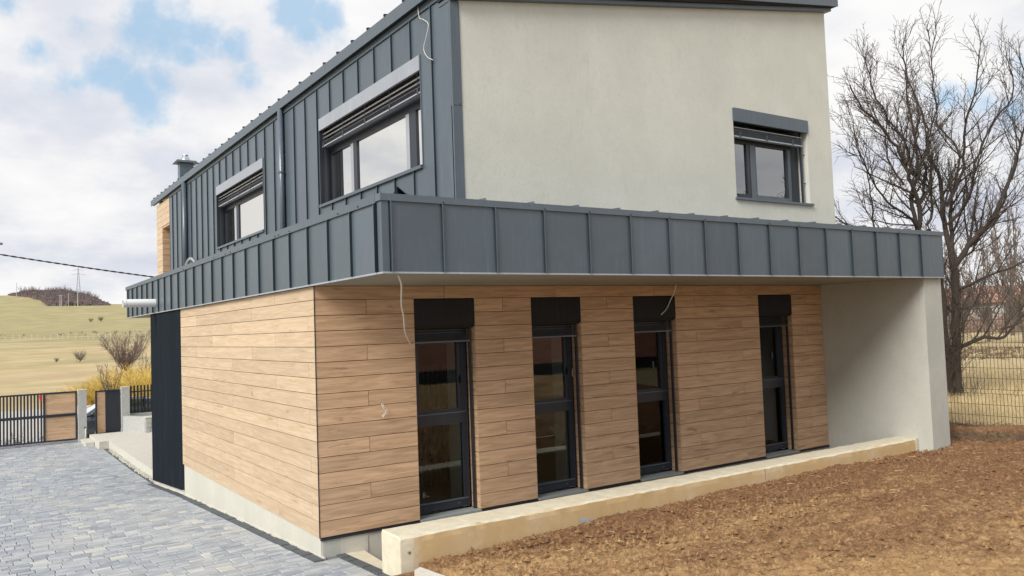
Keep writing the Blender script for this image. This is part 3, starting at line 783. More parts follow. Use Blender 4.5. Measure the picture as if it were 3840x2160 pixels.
# left wall of the upper storey, with standing seam trays
W1 = (.911, 4.985, 4.825, 6.47); W2 = (8.475, 12.54, 4.79, 6.43)
wl_ = MB()
def wallpiece(y0, y1, z0, z1): wl_.box(XU + .012, XU + .30, y0, y1, z0, z1)
wallpiece(.3 - .29, W1[0], ZT - .1, ZE); wallpiece(W1[0], W1[1], ZT - .1, W1[2]); wallpiece(W1[0], W1[1], W1[3], ZE)
wallpiece(W1[1], W2[0], ZT - .1, ZE); wallpiece(W2[0], W2[1], ZT - .1, W2[2]); wallpiece(W2[0], W2[1], W2[3], ZE); wallpiece(W2[1], Y2, ZT - .1, ZE)
wl_.build('metal_backing', M['metal'], H)
us = [-.0] + [.5315 + .6475 * k for k in range(28)]
us = [u for u in us if u < Y2 - .1] + [Y2]
for a, b in zip(us[:-1], us[1:]):
    spans = [(ZT - .05, ZE - .06)]
    for w in (W1, W2):
        ns = []
        for z0, z1 in spans:
            if b > w[0] + .05 and a < w[1] - .05 and z0 < w[2] and z1 > w[3]: ns += [(z0, w[2]), (w[3], z1)]
            else: ns.append((z0, z1))
        spans = ns
    for z0, z1 in spans:
        ya, yb = a, b
        if len(spans) > 1:
            for w in (W1, W2):
                pass
        mb = MB(); mb.box(XU, XU + .008, ya + .004, yb - .004, z0, z1)
        rib = not (len(spans) > 1 and any(w[0] - .0 > a > w[1] for w in (W1, W2)))
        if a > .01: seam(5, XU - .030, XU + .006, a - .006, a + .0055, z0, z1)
        else: mb.box(XU - .006, XU + .006, a - .012, a + .02, z0, z1)
        # trays that run past a window edge keep their full height beside it
        for w in (W1, W2):
            if len(spans) > 1 and z0 == w[3] and a < w[0] < b: mb.box(XU, XU + .008, a + .004, w[0] - .002, w[2], w[3])
            if len(spans) > 1 and z0 == w[3] and a < w[1] < b: mb.box(XU, XU + .008, w[1] + .002, b - .004, w[2], w[3])
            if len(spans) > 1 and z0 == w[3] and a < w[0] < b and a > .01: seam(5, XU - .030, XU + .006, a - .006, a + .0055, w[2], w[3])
        mb.build('metal_panel', M['metal'], H)
# loggia at the far end, clad in wood, outer planks in the lit copy
for row in range(18):
    z0 = ZT - .02 + row * P; z1 = z0 + P - G * 2
    if z0 > ZE - .05: break
    z1 = min(z1, ZE - .03)
    if z0 > 6.2: boxpart('plank', M['wood_lit'], H, XU, XU + .02, Y2 + .02, Y3 - .05, z0, z1)
    else:
        boxpart('plank', M['wood_lit'], H, XU, XU + .02, 19.75, Y3 - .05, z0, z1)
        boxpart('reveal_plank', M['wood'], H, XU + .02, XU + .8, 19.75, 19.77, z0, z1)
MB().box(XU + .8, XU + .9, Y2, Y3, ZT - .1, ZE).build('loggia_wall', M['dark_gap'], H)
MB().box(XU + .02, XU + .8, Y2, 19.75, 6.21, 6.3).build('loggia_ceiling', M['wood'], H)
MB().box(XU + .025, XU + .8, 19.775, Y3 - .06, ZT - .1, ZE - .04).build('loggia_pier', M['dark_gap'], H)
MB().box(XU + .025, XU + .8, Y2 + .02, Y3 - .06, 6.31, ZE - .04).build('loggia_lintel', M['dark_gap'], H)
MB().box(XU - .008, XU + .8, Y2, Y2 + .012, ZT - .05, ZE - .05).build('loggia_edge', M['metal'], H)
# roof: eaves band, verge band, sheet with seams
ez0, ez1 = 7.150, 7.335; XV = 1.93
rz = lambda x: ez1 + .012 + SL * (x - XV)
rs = MB()
prism_y(rs, [(XV + .01, rz(XV) - .05), (10.79, rz(10.79) - .05), (10.79, rz(10.79)), (XV + .01, rz(XV))], -.16, 21.15)
rs.build('roof', M['metal'], H)
MB().box(XV, XV + .012, -.17, 21.16, ez0, ez1 + .01).build('eaves_band', M['metal_trim'], H)
MB().box(XV + .012, XU + .012, -.17, 21.1, ez0 + .02, ez0 + .035).build('eaves_soffit', M['black'], H)
MB().box(XU - .022, XU + .01, -.0, Y2, ZE - .05, ZE + .045).build('wall_trim', M['metal_trim'], H)
vb = MB()
prism_y(vb, [(XV, ez0 - .02), (10.79, gz(10.79) + .062), (10.79, rz(10.79) + .02), (XV, ez1 + .025)], -.20, -.17)
vb.build('verge_band', M['metal_trim'], H)
vb = MB(); prism_y(vb, [(XU - .01, gz(XU - .01) - .004), (10.70, gz(10.70) - .004), (10.70, gz(10.70) + .058), (XU - .01, gz(XU) + .05)], -.10, .3); vb.build('verge_soffit', M['metal_trim'], H)
vb = MB(); prism_y(vb, [(XU - .03, gz(XU) + .058), (10.77, gz(10.77) + .060), (10.77, rz(10.77) - .06), (XU - .03, rz(XU) - .06)], -.168, .3); vb.build('roof_core', M['dark_gap'], H)
MB().tube([(xa - .11, -.10, gz(xa) + .01), (xa - .11, -.11, gz(xa) + .01)], .009, 6).build('screw', M['screw'], H)
k = 0
while True:
    yv = .55 + k * .6475; k += 1
    if yv > 21: break
    mb = MB(); z0 = rz(XV)
    mb.hexa([(XV - .01, yv - .02, z0), (XG, yv - .02, rz(XG)), (XG, yv + .02, rz(XG)), (XV - .01, yv + .02, z0)],
            [(XV - .012, yv - .016, z0 + .034), (XG, yv - .016, rz(XG) + .03), (XG, yv + .016, rz(XG) + .03), (XV - .012, yv + .016, z0 + .034)])
    mb.build('roof_seam', M['seam_shade'], H)
# wide windows of the left wall
def wide_window(w, mul, name='window'):
    T = Tleft(XU); a, b, z0, z1 = w; f = MB(); o0, o1 = -.19, -.26; zt = z1 - .36
    fa, fb = a + .03, b - .03; za = z0 + .03
    lb(f, T, fa, fa + .07, o0, o1, za, z1 - .2); lb(f, T, fb - .07, fb, o0, o1, za, z1 - .2)
    lb(f, T, fa + .07, fb - .07, o0, o1, za, za + .085); lb(f, T, fa + .07, fb - .07, o0, o1, zt - .30, z1 - .2)
    win = f.build(name, M['black'], H)
    for u0, u1 in mul:
        um = u1 - .115; g = MB(); lb(g, T, um, u1, o0 + .004, o1, za + .085, zt - .30); g.build('mullion', M['metal_light'], win)
        g = MB(); lb(g, T, u0, um, o0 - .004, o1, za + .085, zt - .30); g.build('mullion', M['black'], win)
    cuts = [fa + .07] + [q for p in mul for q in p] + [fb - .07]
    for i in range(0, len(cuts), 2):
        u0, u1 = cuts[i], cuts[i + 1]
        g = MB(); lb(g, T, u0, u1, o0 - .03, o0 - .036, za + .08, zt - .29); g.build('pane', M['glass_bright'], win)
    g = MB()
    lb(g, T, a + .002, b - .002, .022, -.02, z1 - .225, z1 - .002); g.build('blind_cover', M['metal_light'], win)
    g = MB(); lb(g, T, a + .02, b - .02, -.02, -.18, z1 - .19, z1 - .01); g.build('blind_box', M['dark_gap'], win)
    g = MB(); lb(g, T, a + .001, b - .001, .045, -.19, z0 - .032, z0 + .018); g.build('sill', M['metal_trim'], win)
    g = MB(); lb(g, T, a - .012, a + .006, .012, -.19, z0 + .02, z1); g.build('jamb_flashing', M['metal'], win)
    g = MB(); lb(g, T, b - .006, b + .02, .012, -.19, z0 + .02, z1); g.build('jamb_flashing', M['black'], win)  # far jamb in black, the shade on its face put into the colour
    zb = z1 - .53
    for k in range(3):
        zz = z1 - .30 - k * .075; g = MB(); ya, yb = a + .05, b - .06
        for (oa, ob, za_, zb_) in ((-.03, -.045, .010, .0), (-.045, -.058, .0, .004)):
            p = [T(ya, oa, zz + za_), T(yb, oa, zz + za_), T(yb, ob, zz + zb_), T(ya, ob, zz + zb_)]
            g.face(p); g.face([(q[0], q[1], q[2] - .003) for q in p][::-1])
        g.build('blind_slat', M['slat_lit'], win)
    for k in range(7):
        g = MB(); lb(g, T, a + .05, b - .06, -.025, -.105, zb + .014 + k * .0105, zb + .0175 + k * .0105); g.build('blind_slat', M['black'], win)
    g = MB(); lb(g, T, a + .05, b - .06, -.02, -.11, zb - .012, zb + .010); g.build('blind_rail', M['metal_light'], win)
    n = 5
    for k in range(n):
        u = a + .12 + k * (b - a - .26) / (n - 1); g = MB()
        lb(g, T, u, u + .05, -.015, -.06, zb - .005, zb + .075); lb(g, T, u + .02, u + .028, -.017, -.02, zb, z1 - .2); g.build('blind_clip', M['screw'], win)
    g = MB(); lb(g, T, b - .10, b - .07, -.06, -.09, z0 + .02, z1 - .2); lb(g, T, a + .045, a + .06, -.06, -.09, z0 + .02, z1 - .2)
    lb(g, T, b - .09, b - .03, -.07, -.08, z0 + .30, z0 + .312); g.build('guide_rail', M['black'], win)
    return win
wide_window(W1, [(1.475, 1.80), (3.735, 3.985)])
wide_window(W2, [(11.22, 11.50)])
# gable window
def gable_window():
    T = Tfront(0); a, b, z0, z1 = GW; o0, o1 = -.20, -.27; f = MB(); zt = z1 - .24
    lb(f, T, a + .02, a + .09, o0, o1, z0 + .02, zt); lb(f, T, 8.31, 8.57, o0, o1, z0 + .02, zt); lb(f, T, 9.445, 9.80, o0, o1, z0 + .02, zt)
    for p, q in ((a + .09, 8.31), (8.57, 9.445)): lb(f, T, p, q, o0, o1, z0 + .02, z0 + .13); lb(f, T, p, q, o0, o1, zt - .31, zt)
    win = f.build('window', M['black'], H)
    s = MB(); lb(s, T, 8.40, 8.54, o0 + .01, o0, z0 + .04, zt - .32); lb(s, T, 9.48, 9.56, o0 + .012, o0, z0 + .04, zt - .32); lb(s, T, 8.54, 9.48, o0 + .012, o0, z0 + .06, z0 + .12); s.build('sash', M['metal_trim'], win)
    for p, q in ((a + .09, 8.31), (8.57, 9.445)):
        g = MB(); lb(g, T, p, q, o0 - .03, o0 - .036, z0 + .12, zt - .30); g.build('pane', M['glass_mirror'], win)
    g = MB(); lb(g, T, a - .004, b + .004, .035, -.02, z1 - .238, z1); g.build('blind_cover', M['metal_trim'], win)
    g = MB(); lb(g, T, a + .01, b - .01, -.02, -.18, z1 - .2, z1 - .01); g.build('blind_box', M['dark_gap'], win)
    g = MB(); lb(g, T, a - .03, b + .05, .05, -.2, z0 - .028, z0 + .012); g.build('sill', M['metal_trim'], win)
    g = MB(); lb(g, T, b - .007, b - .001, -.002, -.28, z0 + .02, z1 - .24); g.build('reveal', M['plaster'], win)
    g = MB(); lb(g, T, a + .001, a + .007, -.002, -.28, z0 + .02, z1 - .24); g.build('reveal', M['plaster'], win)
    zb = z1 - .49
    g = MB(); lb(g, T, a + .01, b - .13, -.02, -.10, z1 - .335, z1 - .331); g.build('blind_slat', M['slat_lit'], win)
    for k in range(8):
        g = MB(); lb(g, T, a + .01, b - .13, -.025, -.105, zb + .014 + k * .0145, zb + .018 + k * .0145); g.build('blind_slat', M['metal_trim'], win)
    g = MB(); lb(g, T, a + .01, b - .13, -.02, -.11, zb - .012, zb + .010); g.build('blind_rail', M['metal_light'], win)
    for u in (a + .17, a + .9, a + 1.65):
        g = MB(); lb(g, T, u, u + .06, -.014, -.05, zb, zb + .09); g.build('blind_clip', M['screw'], win)
    g = MB(); lb(g, T, b - .13, b - .10, -.06, -.10, z0 + .02, z1 - .2)
    for z in (4.97, 5.52): lb(g, T, b - .11, b - .008, -.07, -.08, z, z + .014)
    g.build('guide_rail', M['black'], win)
gable_window()

# downpipes
def downpipe(y, x, r, z0, z1, mat, br):
    d = MB(); d.tube([(x, y, z0), (x, y, z1)], r, 14); p = d.build('downpipe', mat, H, smooth=True)
    for z in br:
        q = MB(); q.tube([(x, y, z - .02), (x, y, z + .02)], r + .012, 14); q.box(x, XU, y - .02, y + .02, z - .015, z + .015)
        q.tube([(x - .0, y - r - .012, z), (x, y - r - .05, z)], .014, 6); q.build('bracket', M['metal_trim'], p)
downpipe(7.0, 1.955, .058, ZT - .06, 7.16, M['pipe_grey'], (4.46, 5.82))
downpipe(16.0, 1.955, .075, ZT - .06, 7.16, M['metal'], ())
# bent vent pipe just above the canopy
pts = [(1.9, 14.0, 4.40)] + [(1.85, 14.0 + t * .19, 4.40 + math.sin(t / 9 * math.pi) * .33) for t in range(1, 9)] + [(1.85, 15.8, 4.2), (1.85, 15.8, 3.8)]
pts[0] = (1.85, 14.0, 3.8)
MB().tube(pts, .045, 8).build('vent_pipe', M['galv'], H, smooth=True)
# chimney
ch = MB(); ch.box(2.62, 3.07, 19.71, 20.05, 7.3, 8.52); chim = ch.build('chimney', M['metal'], H)
ch = MB(); ch.hexa([(2.46, 19.58, 8.52), (3.20, 19.58, 8.52), (3.20, 20.18, 8.52), (2.46, 20.18, 8.52)], [(2.52, 19.62, 8.60), (3.14, 19.62, 8.60), (3.14, 20.14, 8.60), (2.52, 20.14, 8.60)]); ch.build('cap', M['metal'], chim)
ch = MB()
ch.tube([(2.84, 19.88, 8.60), (2.84, 19.88, 8.66), (2.84, 19.88, 8.80)], [.17, .165, .085], 14); ch.tube([(2.84, 19.88, 8.80), (2.84, 19.88, 8.83)], [.11, .10], 14); ch.build('cowl', M['galv'], chim)
# loose white cables
def cable(pts, r, label, name='cable', parent=None, mat='white_cable'):
    pv = [Vector(p) for p in pts]; sm = []
    for i in range(len(pv) - 1):
        p0 = pv[max(i - 1, 0)]; p1 = pv[i]; p2 = pv[i + 1]; p3 = pv[min(i + 2, len(pv) - 1)]
        for s_ in range(6):
            t = s_ / 6; sm.append(.5 * ((2 * p1) + (-p0 + p2) * t + (2 * p0 - 5 * p1 + 4 * p2 - p3) * t * t + (-p0 + 3 * p1 - 3 * p2 + p3) * t ** 3))
    sm.append(pv[-1]); o = MB().tube(sm, r, 6).build(name, M[mat], parent, smooth=True)
    if not parent: tag(o, label, 'cable')
    return o
cable([(.247, -1.8, 3.02), (.32, -1.72, 2.93), (.40, -1.55, 2.80), (.50, -1.35, 2.70), (.62, -1.15, 2.60), (.78, -.85, 2.44), (1.0, -.5, 2.32), (1.14, -.3, 2.265), (1.325, -.02, 2.285)], .009,
      'long white cable hanging from the soffit corner to the first tall window')
cable([(6.03, -.12, ZB), (6.02, -.08, 2.90), (5.97, -.04, 2.78), (5.88, -.03, 2.64), (5.78, -.028, 2.565), (5.755, -.03, 2.545)], .008, 'short white cable hanging over the third black window cover')
cable([(1.99, .85, 7.16), (1.985, .80, 6.98), (1.98, .66, 6.90), (1.975, .52, 6.78), (1.975, .60, 6.62), (1.975, .68, 6.48), (1.985, .60, 6.34), (1.995, .45, 6.25)], .0045, 'thin white cable curling down the metal wall from the eaves')
o = MB()
for q in ([(.845, .0, 1.53), (.85, -.02, 1.50), (.86, -.03, 1.47), (.89, -.035, 1.445), (.875, -.035, 1.40), (.85, -.03, 1.375)], [(.865, .0, 1.53), (.87, -.025, 1.49), (.91, -.03, 1.46), (.905, -.03, 1.41), (.86, -.03, 1.395)]):
    o.tube(q, .0035, 4)
o.tube([(.842, -.03, 1.385), (.856, -.03, 1.365)], .009, 6); o.tube([(.86, -.03, 1.40), (.875, -.03, 1.385)], .008, 6)
tag(o.build('wire_tails', M['white_cable']), 'pair of short white wire ends poking out of the front cladding', 'wire')
cable([(4.05, .16, 1.78), (4.045, .155, 1.70), (4.05, .15, 1.66)], .0035, 'x', parent=H, name='cord_end')

# drain spout on the left fascia
dp = MB(); n = 18
ring = lambda x, r: [(x, 9.60 + math.cos(2 * math.pi * i / n) * r, 3.243 + math.sin(2 * math.pi * i / n) * r) for i in range(n)]
rr_ = [ring(XL, .088), ring(-.70, .088), ring(-.70, .080), ring(-.40, .080)]
b = len(dp.v)
for q in rr_: dp.v += q
for i in range(3):
    for j in range(n): dp.f.append((b + i * n + j, b + i * n + (j + 1) % n, b + (i + 1) * n + (j + 1) % n, b + (i + 1) * n + j)); dp.t.append(.5)
dp.tube([(-.665, 9.60, 3.243), (-.64, 9.60, 3.243)], .094, n, False)
tag(dp.build('drain_spout', M['pvc'], smooth=False), 'white plastic spout pipe sticking out of the far left metal fascia', 'pipe')

# ------------------------------------------------------------------ concrete kerb wall in front of the tall windows
def kerb_wall():
    xs = np.concatenate([np.linspace(.262, .9, 24), np.linspace(.93, XR - .004, 150)])
    prof = []                                  # (y offset fraction, z) around the section
    ZTOP = .287; mb = MB(); nsec = 0; rows = []
    for xi in xs:
        t = (xi - .26) / 9.75; yf = -1.655 - .09 * t; yb = -1.19 - .17 * t; zb_ = -.95 if xi < .5 else -.5
        j = lambda s: (float(vnoise(np.array(xi * 9 + s), np.array(s * 3.1))) - .5)
        rows.append([(xi, yb + .004 * j(1), zb_), (xi, yb + .008 * j(2), ZTOP - .03 + .012 * j(3)), (xi, yb - .018 + .02 * j(4), ZTOP + .008 * j(5)),
                     (xi, (yf + yb) / 2, ZTOP + .010 * j(9)), (xi, yf + .028 + .020 * j(6), ZTOP + .008 * j(7)), (xi, yf + .004 + .016 * j(8), ZTOP - .024 + .014 * j(10)), (xi, yf + .004 * j(11), ZTOP - .08), (xi, yf, zb_)])
    n = len(rows[0])
    # bevel the near end
    rows.insert(0, [(r_[0] - .0 + .0, r_[1], r_[2]) for r_ in rows[0]])
    for i in range(1, n - 1): q = rows[0][i]; rows[0][i] = (q[0] - .012, q[1] * .985 - .022 if i > 3 else q[1] - .012, q[2] - .018 if 1 < i < 6 else q[2])
    b = 0
    for r_ in rows: mb.v += r_
    for i in range(len(rows) - 1):
        for j in range(n - 1): mb.f.append((i * n + j, i * n + j + 1, (i + 1) * n + j + 1, (i + 1) * n + j)); mb.t.append(.5)
    mb.f.append(tuple(range(n))[::-1]); mb.t.append(.5); mb.f.append(tuple((len(rows) - 1) * n + k for k in range(n))); mb.t.append(.5)
    o = mb.build('kerb_wall', M['concrete'], smooth=False); tag(o, 'long cream concrete kerb wall stained ochre along the brown soil', 'kerb wall')
    pz_ = MB(); pz_.box(-.0, .05, 0, .004, 0, .1)
    st_ = MB(); st_.face([(2.62, -1.682, .035), (2.93, -1.684, .05), (2.62, -1.682, .125)]); st_.build('grey_patch', M['concrete_grey'], o)
    jl = MB(); jl.box(6.02, 6.024, -1.7115, -1.70, .10, .262); jl.build('formwork_joint', M['stone_dark'], o)
    mk = MB()
    for a in (0, 60, 115, 150):
        dx, dz = math.cos(R(a)) * .022, math.sin(R(a)) * .022; cxx, czz = .355, .115
        mk.tube([(cxx - dx, -1.659, czz - dz), (cxx + dx, -1.659, czz + dz)], .0018, 4)
    mk.build('star_mark', M['stone_dark'], o)
    MB().box(9.93, XR - .004, -1.752, -1.70, .08, .287).build('mortar_end', M['concrete_pale'], o)
kerb_wall()
MB_ = MB(); MB_.hexa([(.325, -1.62, -.7), (.50, -1.62, -.7), (.62, .01, -.7), (.31, .01, -.7)], [(.33, -1.62, -.255), (.50, -1.62, -.262), (.575, .01, -.248), (.325, .01, -.238)])
tag(MB_.build('footing_ledge', M['concrete']), 'cream concrete ledge between the dark edging and the house plinth', 'ledge')
MB_ = MB(); MB_.hexa([(.30, -3.6, -.5), (.52, -3.6, -.5), (.44, -1.84, -.5), (.27, -1.90, -.5)], [(.26, -3.6, .07), (.42, -3.6, .09), (.36, -1.88, .018), (.275, -1.92, .010)])
tag(MB_.build('kerb_stone', M['concrete_pale']), 'broken pale kerb slab at the foot of the kerb wall', 'kerb stone')

# ------------------------------------------------------------------ entrance path, gate, fence and posts
tag(MB().hexa([(-.16, 18.15, -1.2), (1.98, 18.2, -1.2), (1.98, 20.55, -1.2), (-.16, 20.55, -1.2)], [(-.15, 18.15, -.605), (1.98, 18.2, -.60), (1.98, 20.55, -.60), (-.15, 20.55, -.60)])
    .hexa([(.11, 10.34, -1.2), (1.98, 10.34, -1.2), (1.98, 18.2, -1.2), (.12, 18.2, -1.2)], [(.11, 10.34, -.602), (1.98, 10.34, -.602), (1.98, 18.2, -.602), (.12, 18.2, -.602)]).build('entrance_path', M['concrete_pale']), kind='structure')
tag(MB().box(-.40, -.17, 19.2, 20.5, -1.1, -.715).build('step', M['concrete_pale']), 'low pale concrete step beside the square gate post', 'step')
rb = MB()
for i in range(170):
    y_ = rnd.uniform(10.4, 17.5); x_ = rnd.uniform(.02, .13); r_ = rnd.uniform(.012, .04); z_ = pz(y_) + .02
    rb.hexa([(x_ - r_, y_ - r_, z_ - .02), (x_ + r_, y_ - r_, z_ - .02), (x_ + r_, y_ + r_, z_ - .02), (x_ - r_, y_ + r_, z_ - .02)],
            [(x_ - r_ * .6, y_ - r_ * .7, z_ + r_), (x_ + r_ * .5, y_ - r_ * .6, z_ + r_ * .8), (x_ + r_ * .6, y_ + r_ * .6, z_ + r_), (x_ - r_ * .7, y_ + r_ * .5, z_ + r_ * .7)])
tag(rb.build('mortar_crumbs', M['concrete_pale']), 'pale mortar crumbs along the foot of the entrance path', 'rubble', kind='stuff')

YG = 20.8
gate = thing('sliding_gate', 'wide sliding gate with black vertical slats and two wood panels', 'gate', (-.5, YG, -.75))
def gp(name, mat, x0, x1, y0, y1, z0, z1, par=None): return boxpart(name, M[mat], par or gate, x0 + .5, x1 + .5, y0, y1, z0 + .75, z1 + .75)
gp('rail', 'black', -5.6, -.475, -.02, .04, .79, .845); gp('rail', 'black', -5.6, -.475, -.02, .04, -.75, -.70); gp('rail', 'black', -5.6, -.475, -.03, .04, .045, .13)
gp('stile', 'black', -.525, -.475, -.021, .041, -.70, .79); gp('stile', 'black', -1.445, -1.385, -.021, .041, -.70, .79); gp('stile', 'black', -5.6, -5.54, -.021, .041, -.70, .79)
for k in range(43):
    x = -1.52 - k * .0935
    gp('slat', 'black', x, x + .050, -.01, .03, -.70, .79)
for k in range(8):
    z = -.70 + k * .186
    if z < .13 < z + .186 or (z + .186 > .045 and z < .045):
        pass
for z0, z1, nn in ((-.698, .043, 4), (.132, .788, 4)):
    for k in range(nn):
        h = (z1 - z0) / nn; boxpart('wood_panel', M['wood'], gate, -1.384 + .5, -.526 + .5, 0, .02, z0 + k * h + .002 + .75, z0 + (k + 1) * h - .002 + .75)
rbn = MB(); rbn.face([(-1.545, YG - .04, .79), (-1.49, YG - .045, .79), (-1.485, YG - .05, .60), (-1.51, YG - .05, .57), (-1.54, YG - .045, .62)])
rbn.face([(-1.56, YG - .03, .76), (-1.52, YG - .035, .75), (-1.53, YG - .05, .63), (-1.545, YG - .05, .65)]); rbn.face([(-1.545, YG - .036, .79), (-1.54, YG - .041, .62), (-1.51, YG - .046, .57), (-1.485, YG - .046, .60), (-1.49, YG - .041, .79)])
tag(rbn.build('ribbon', M['red']), 'red plastic ribbon tied to the slats of the sliding gate', 'ribbon')
def gpost(x0, x1, z0, z1, label):
    t = thing('gate_post', label, 'gate post', ((x0 + x1) / 2, YG - .08, z0), 'square concrete gate posts'); h = z1 - z0; w = (x1 - x0) / 2
    MB().box(-w, w, -.12, .12, -.4, h - .03).build('shaft', M['concrete_grey'], t); MB().box(-w - .006, w + .006, -.126, .126, h - .03, h).build('cap', M['concrete_pale'], t)
    return t
t = gpost(-.455, -.215, -.80, .888, 'square grey concrete gate post between the sliding gate and the parked car')
cc_ = MB(); cc_.tube([(-.10, -.155, .02), (.0, -.15, .05), (.07, -.135, .08), (.085, -.13, .2), (.08, -.13, .42)], .012, 6); cc_.build('conduit', M['white_cable'], t, smooth=True)
MB().box(.04, .09, -.124, -.12, .40, .46).build('socket_hole', M['screw'], t)
gpost(.835, 1.082, -.64, .888, 'square grey concrete gate post between the small gate and the slat fence')
wg = thing('wicket_gate', 'small gate with a black sheet panel and a narrow wood strip', 'gate', (.06, YG, -.63))
MB().box(0, .05, -.02, .03, 0, 1.44).box(.70, .755, -.02, .03, 0, 1.44).box(.05, .70, -.021, .031, 1.39, 1.44).box(.05, .70, -.021, .031, 0, .03).build('frame', M['black'], wg)
for k in range(7): boxpart('wood_panel', M['wood'], wg, .052, .30, 0, .02, .032 + k * .194, .032 + (k + 1) * .194 - .004)
MB().box(.302, .699, -.005, .015, .032, 1.388).build('sheet_panel', M['black'], wg)
MB().box(.02, .035, -.06, -.02, .66, .78).build('handle', M['screw'], wg)
for z in (.15, 1.25): MB().box(.755, .79, -.02, .02, z, z + .07).build('hinge', M['screw'], wg)
sf = thing('slat_fence', 'low black slat fence on a concrete base beside the entrance path', 'fence', (1.09, YG, -.05))
MB().box(-.0, 3.6, -.09, .09, -.8, 0).build('base_wall', M['concrete_grey'], sf)
for k in range(26): boxpart('slat', M['black'], sf, .03 + k * .108, .03 + k * .108 + .055, -.03, -.012, .01, .95)
MB().box(0, 3.0, -.0118, .02, .30, .345).box(0, 3.0, -.0118, .02, .72, .76).build('rail', M['black'], sf)
lw = MB(); lw.hexa([(.86, 20.55, -1), (1.42, 19.75, -1), (1.56, 19.85, -1), (1.02, 20.70, -1)], [(.86, 20.55, -.09), (1.42, 19.75, -.11), (1.56, 19.85, -.11), (1.02, 20.70, -.09)])
tag(lw.build('low_wall', M['concrete_grey']), 'low slanting concrete wall between gate post and stone block', 'wall')
sb = thing('stone_block', 'rough stone faced block with a concrete cap beside the entrance path', 'stone block', (1.40, 19.5, -.6))
MB().box(.02, .58, .02, .48, 0, .46).build('core', M['concrete_pale'], sb); MB().box(-.01, .6, -.01, .5, .462, .50).build('cap', M['concrete_pale'], sb)
for r_ in range(3):
    x = .0
    while x < .56:
        w = rnd.uniform(.12, .22); w = min(w, .58 - x); boxpart('stone', M['stone_dark'] if rnd.random() < .2 else M['concrete_grey'], sb, x + .006, x + w - .006, -.004 - rnd.random() * .012, .019, r_ * .15 + .006, r_ * .15 + .148); x += w
for r_ in range(3):
    yv = 0.0
    while yv < .44:
        w = min(rnd.uniform(.12, .2), .48 - yv); boxpart('stone', M['concrete_grey'], sb, -.004 - rnd.random() * .012, .019, yv + .026, yv + w + .014, r_ * .15 + .006, r_ * .15 + .148); yv += w
tag(MB().box(.12, 1.95, 21.0, 21.5, -1.3, -.62).build('kerb_stone', M['concrete_grey']), 'grey street kerb seen below the small gate', 'kerb stone')

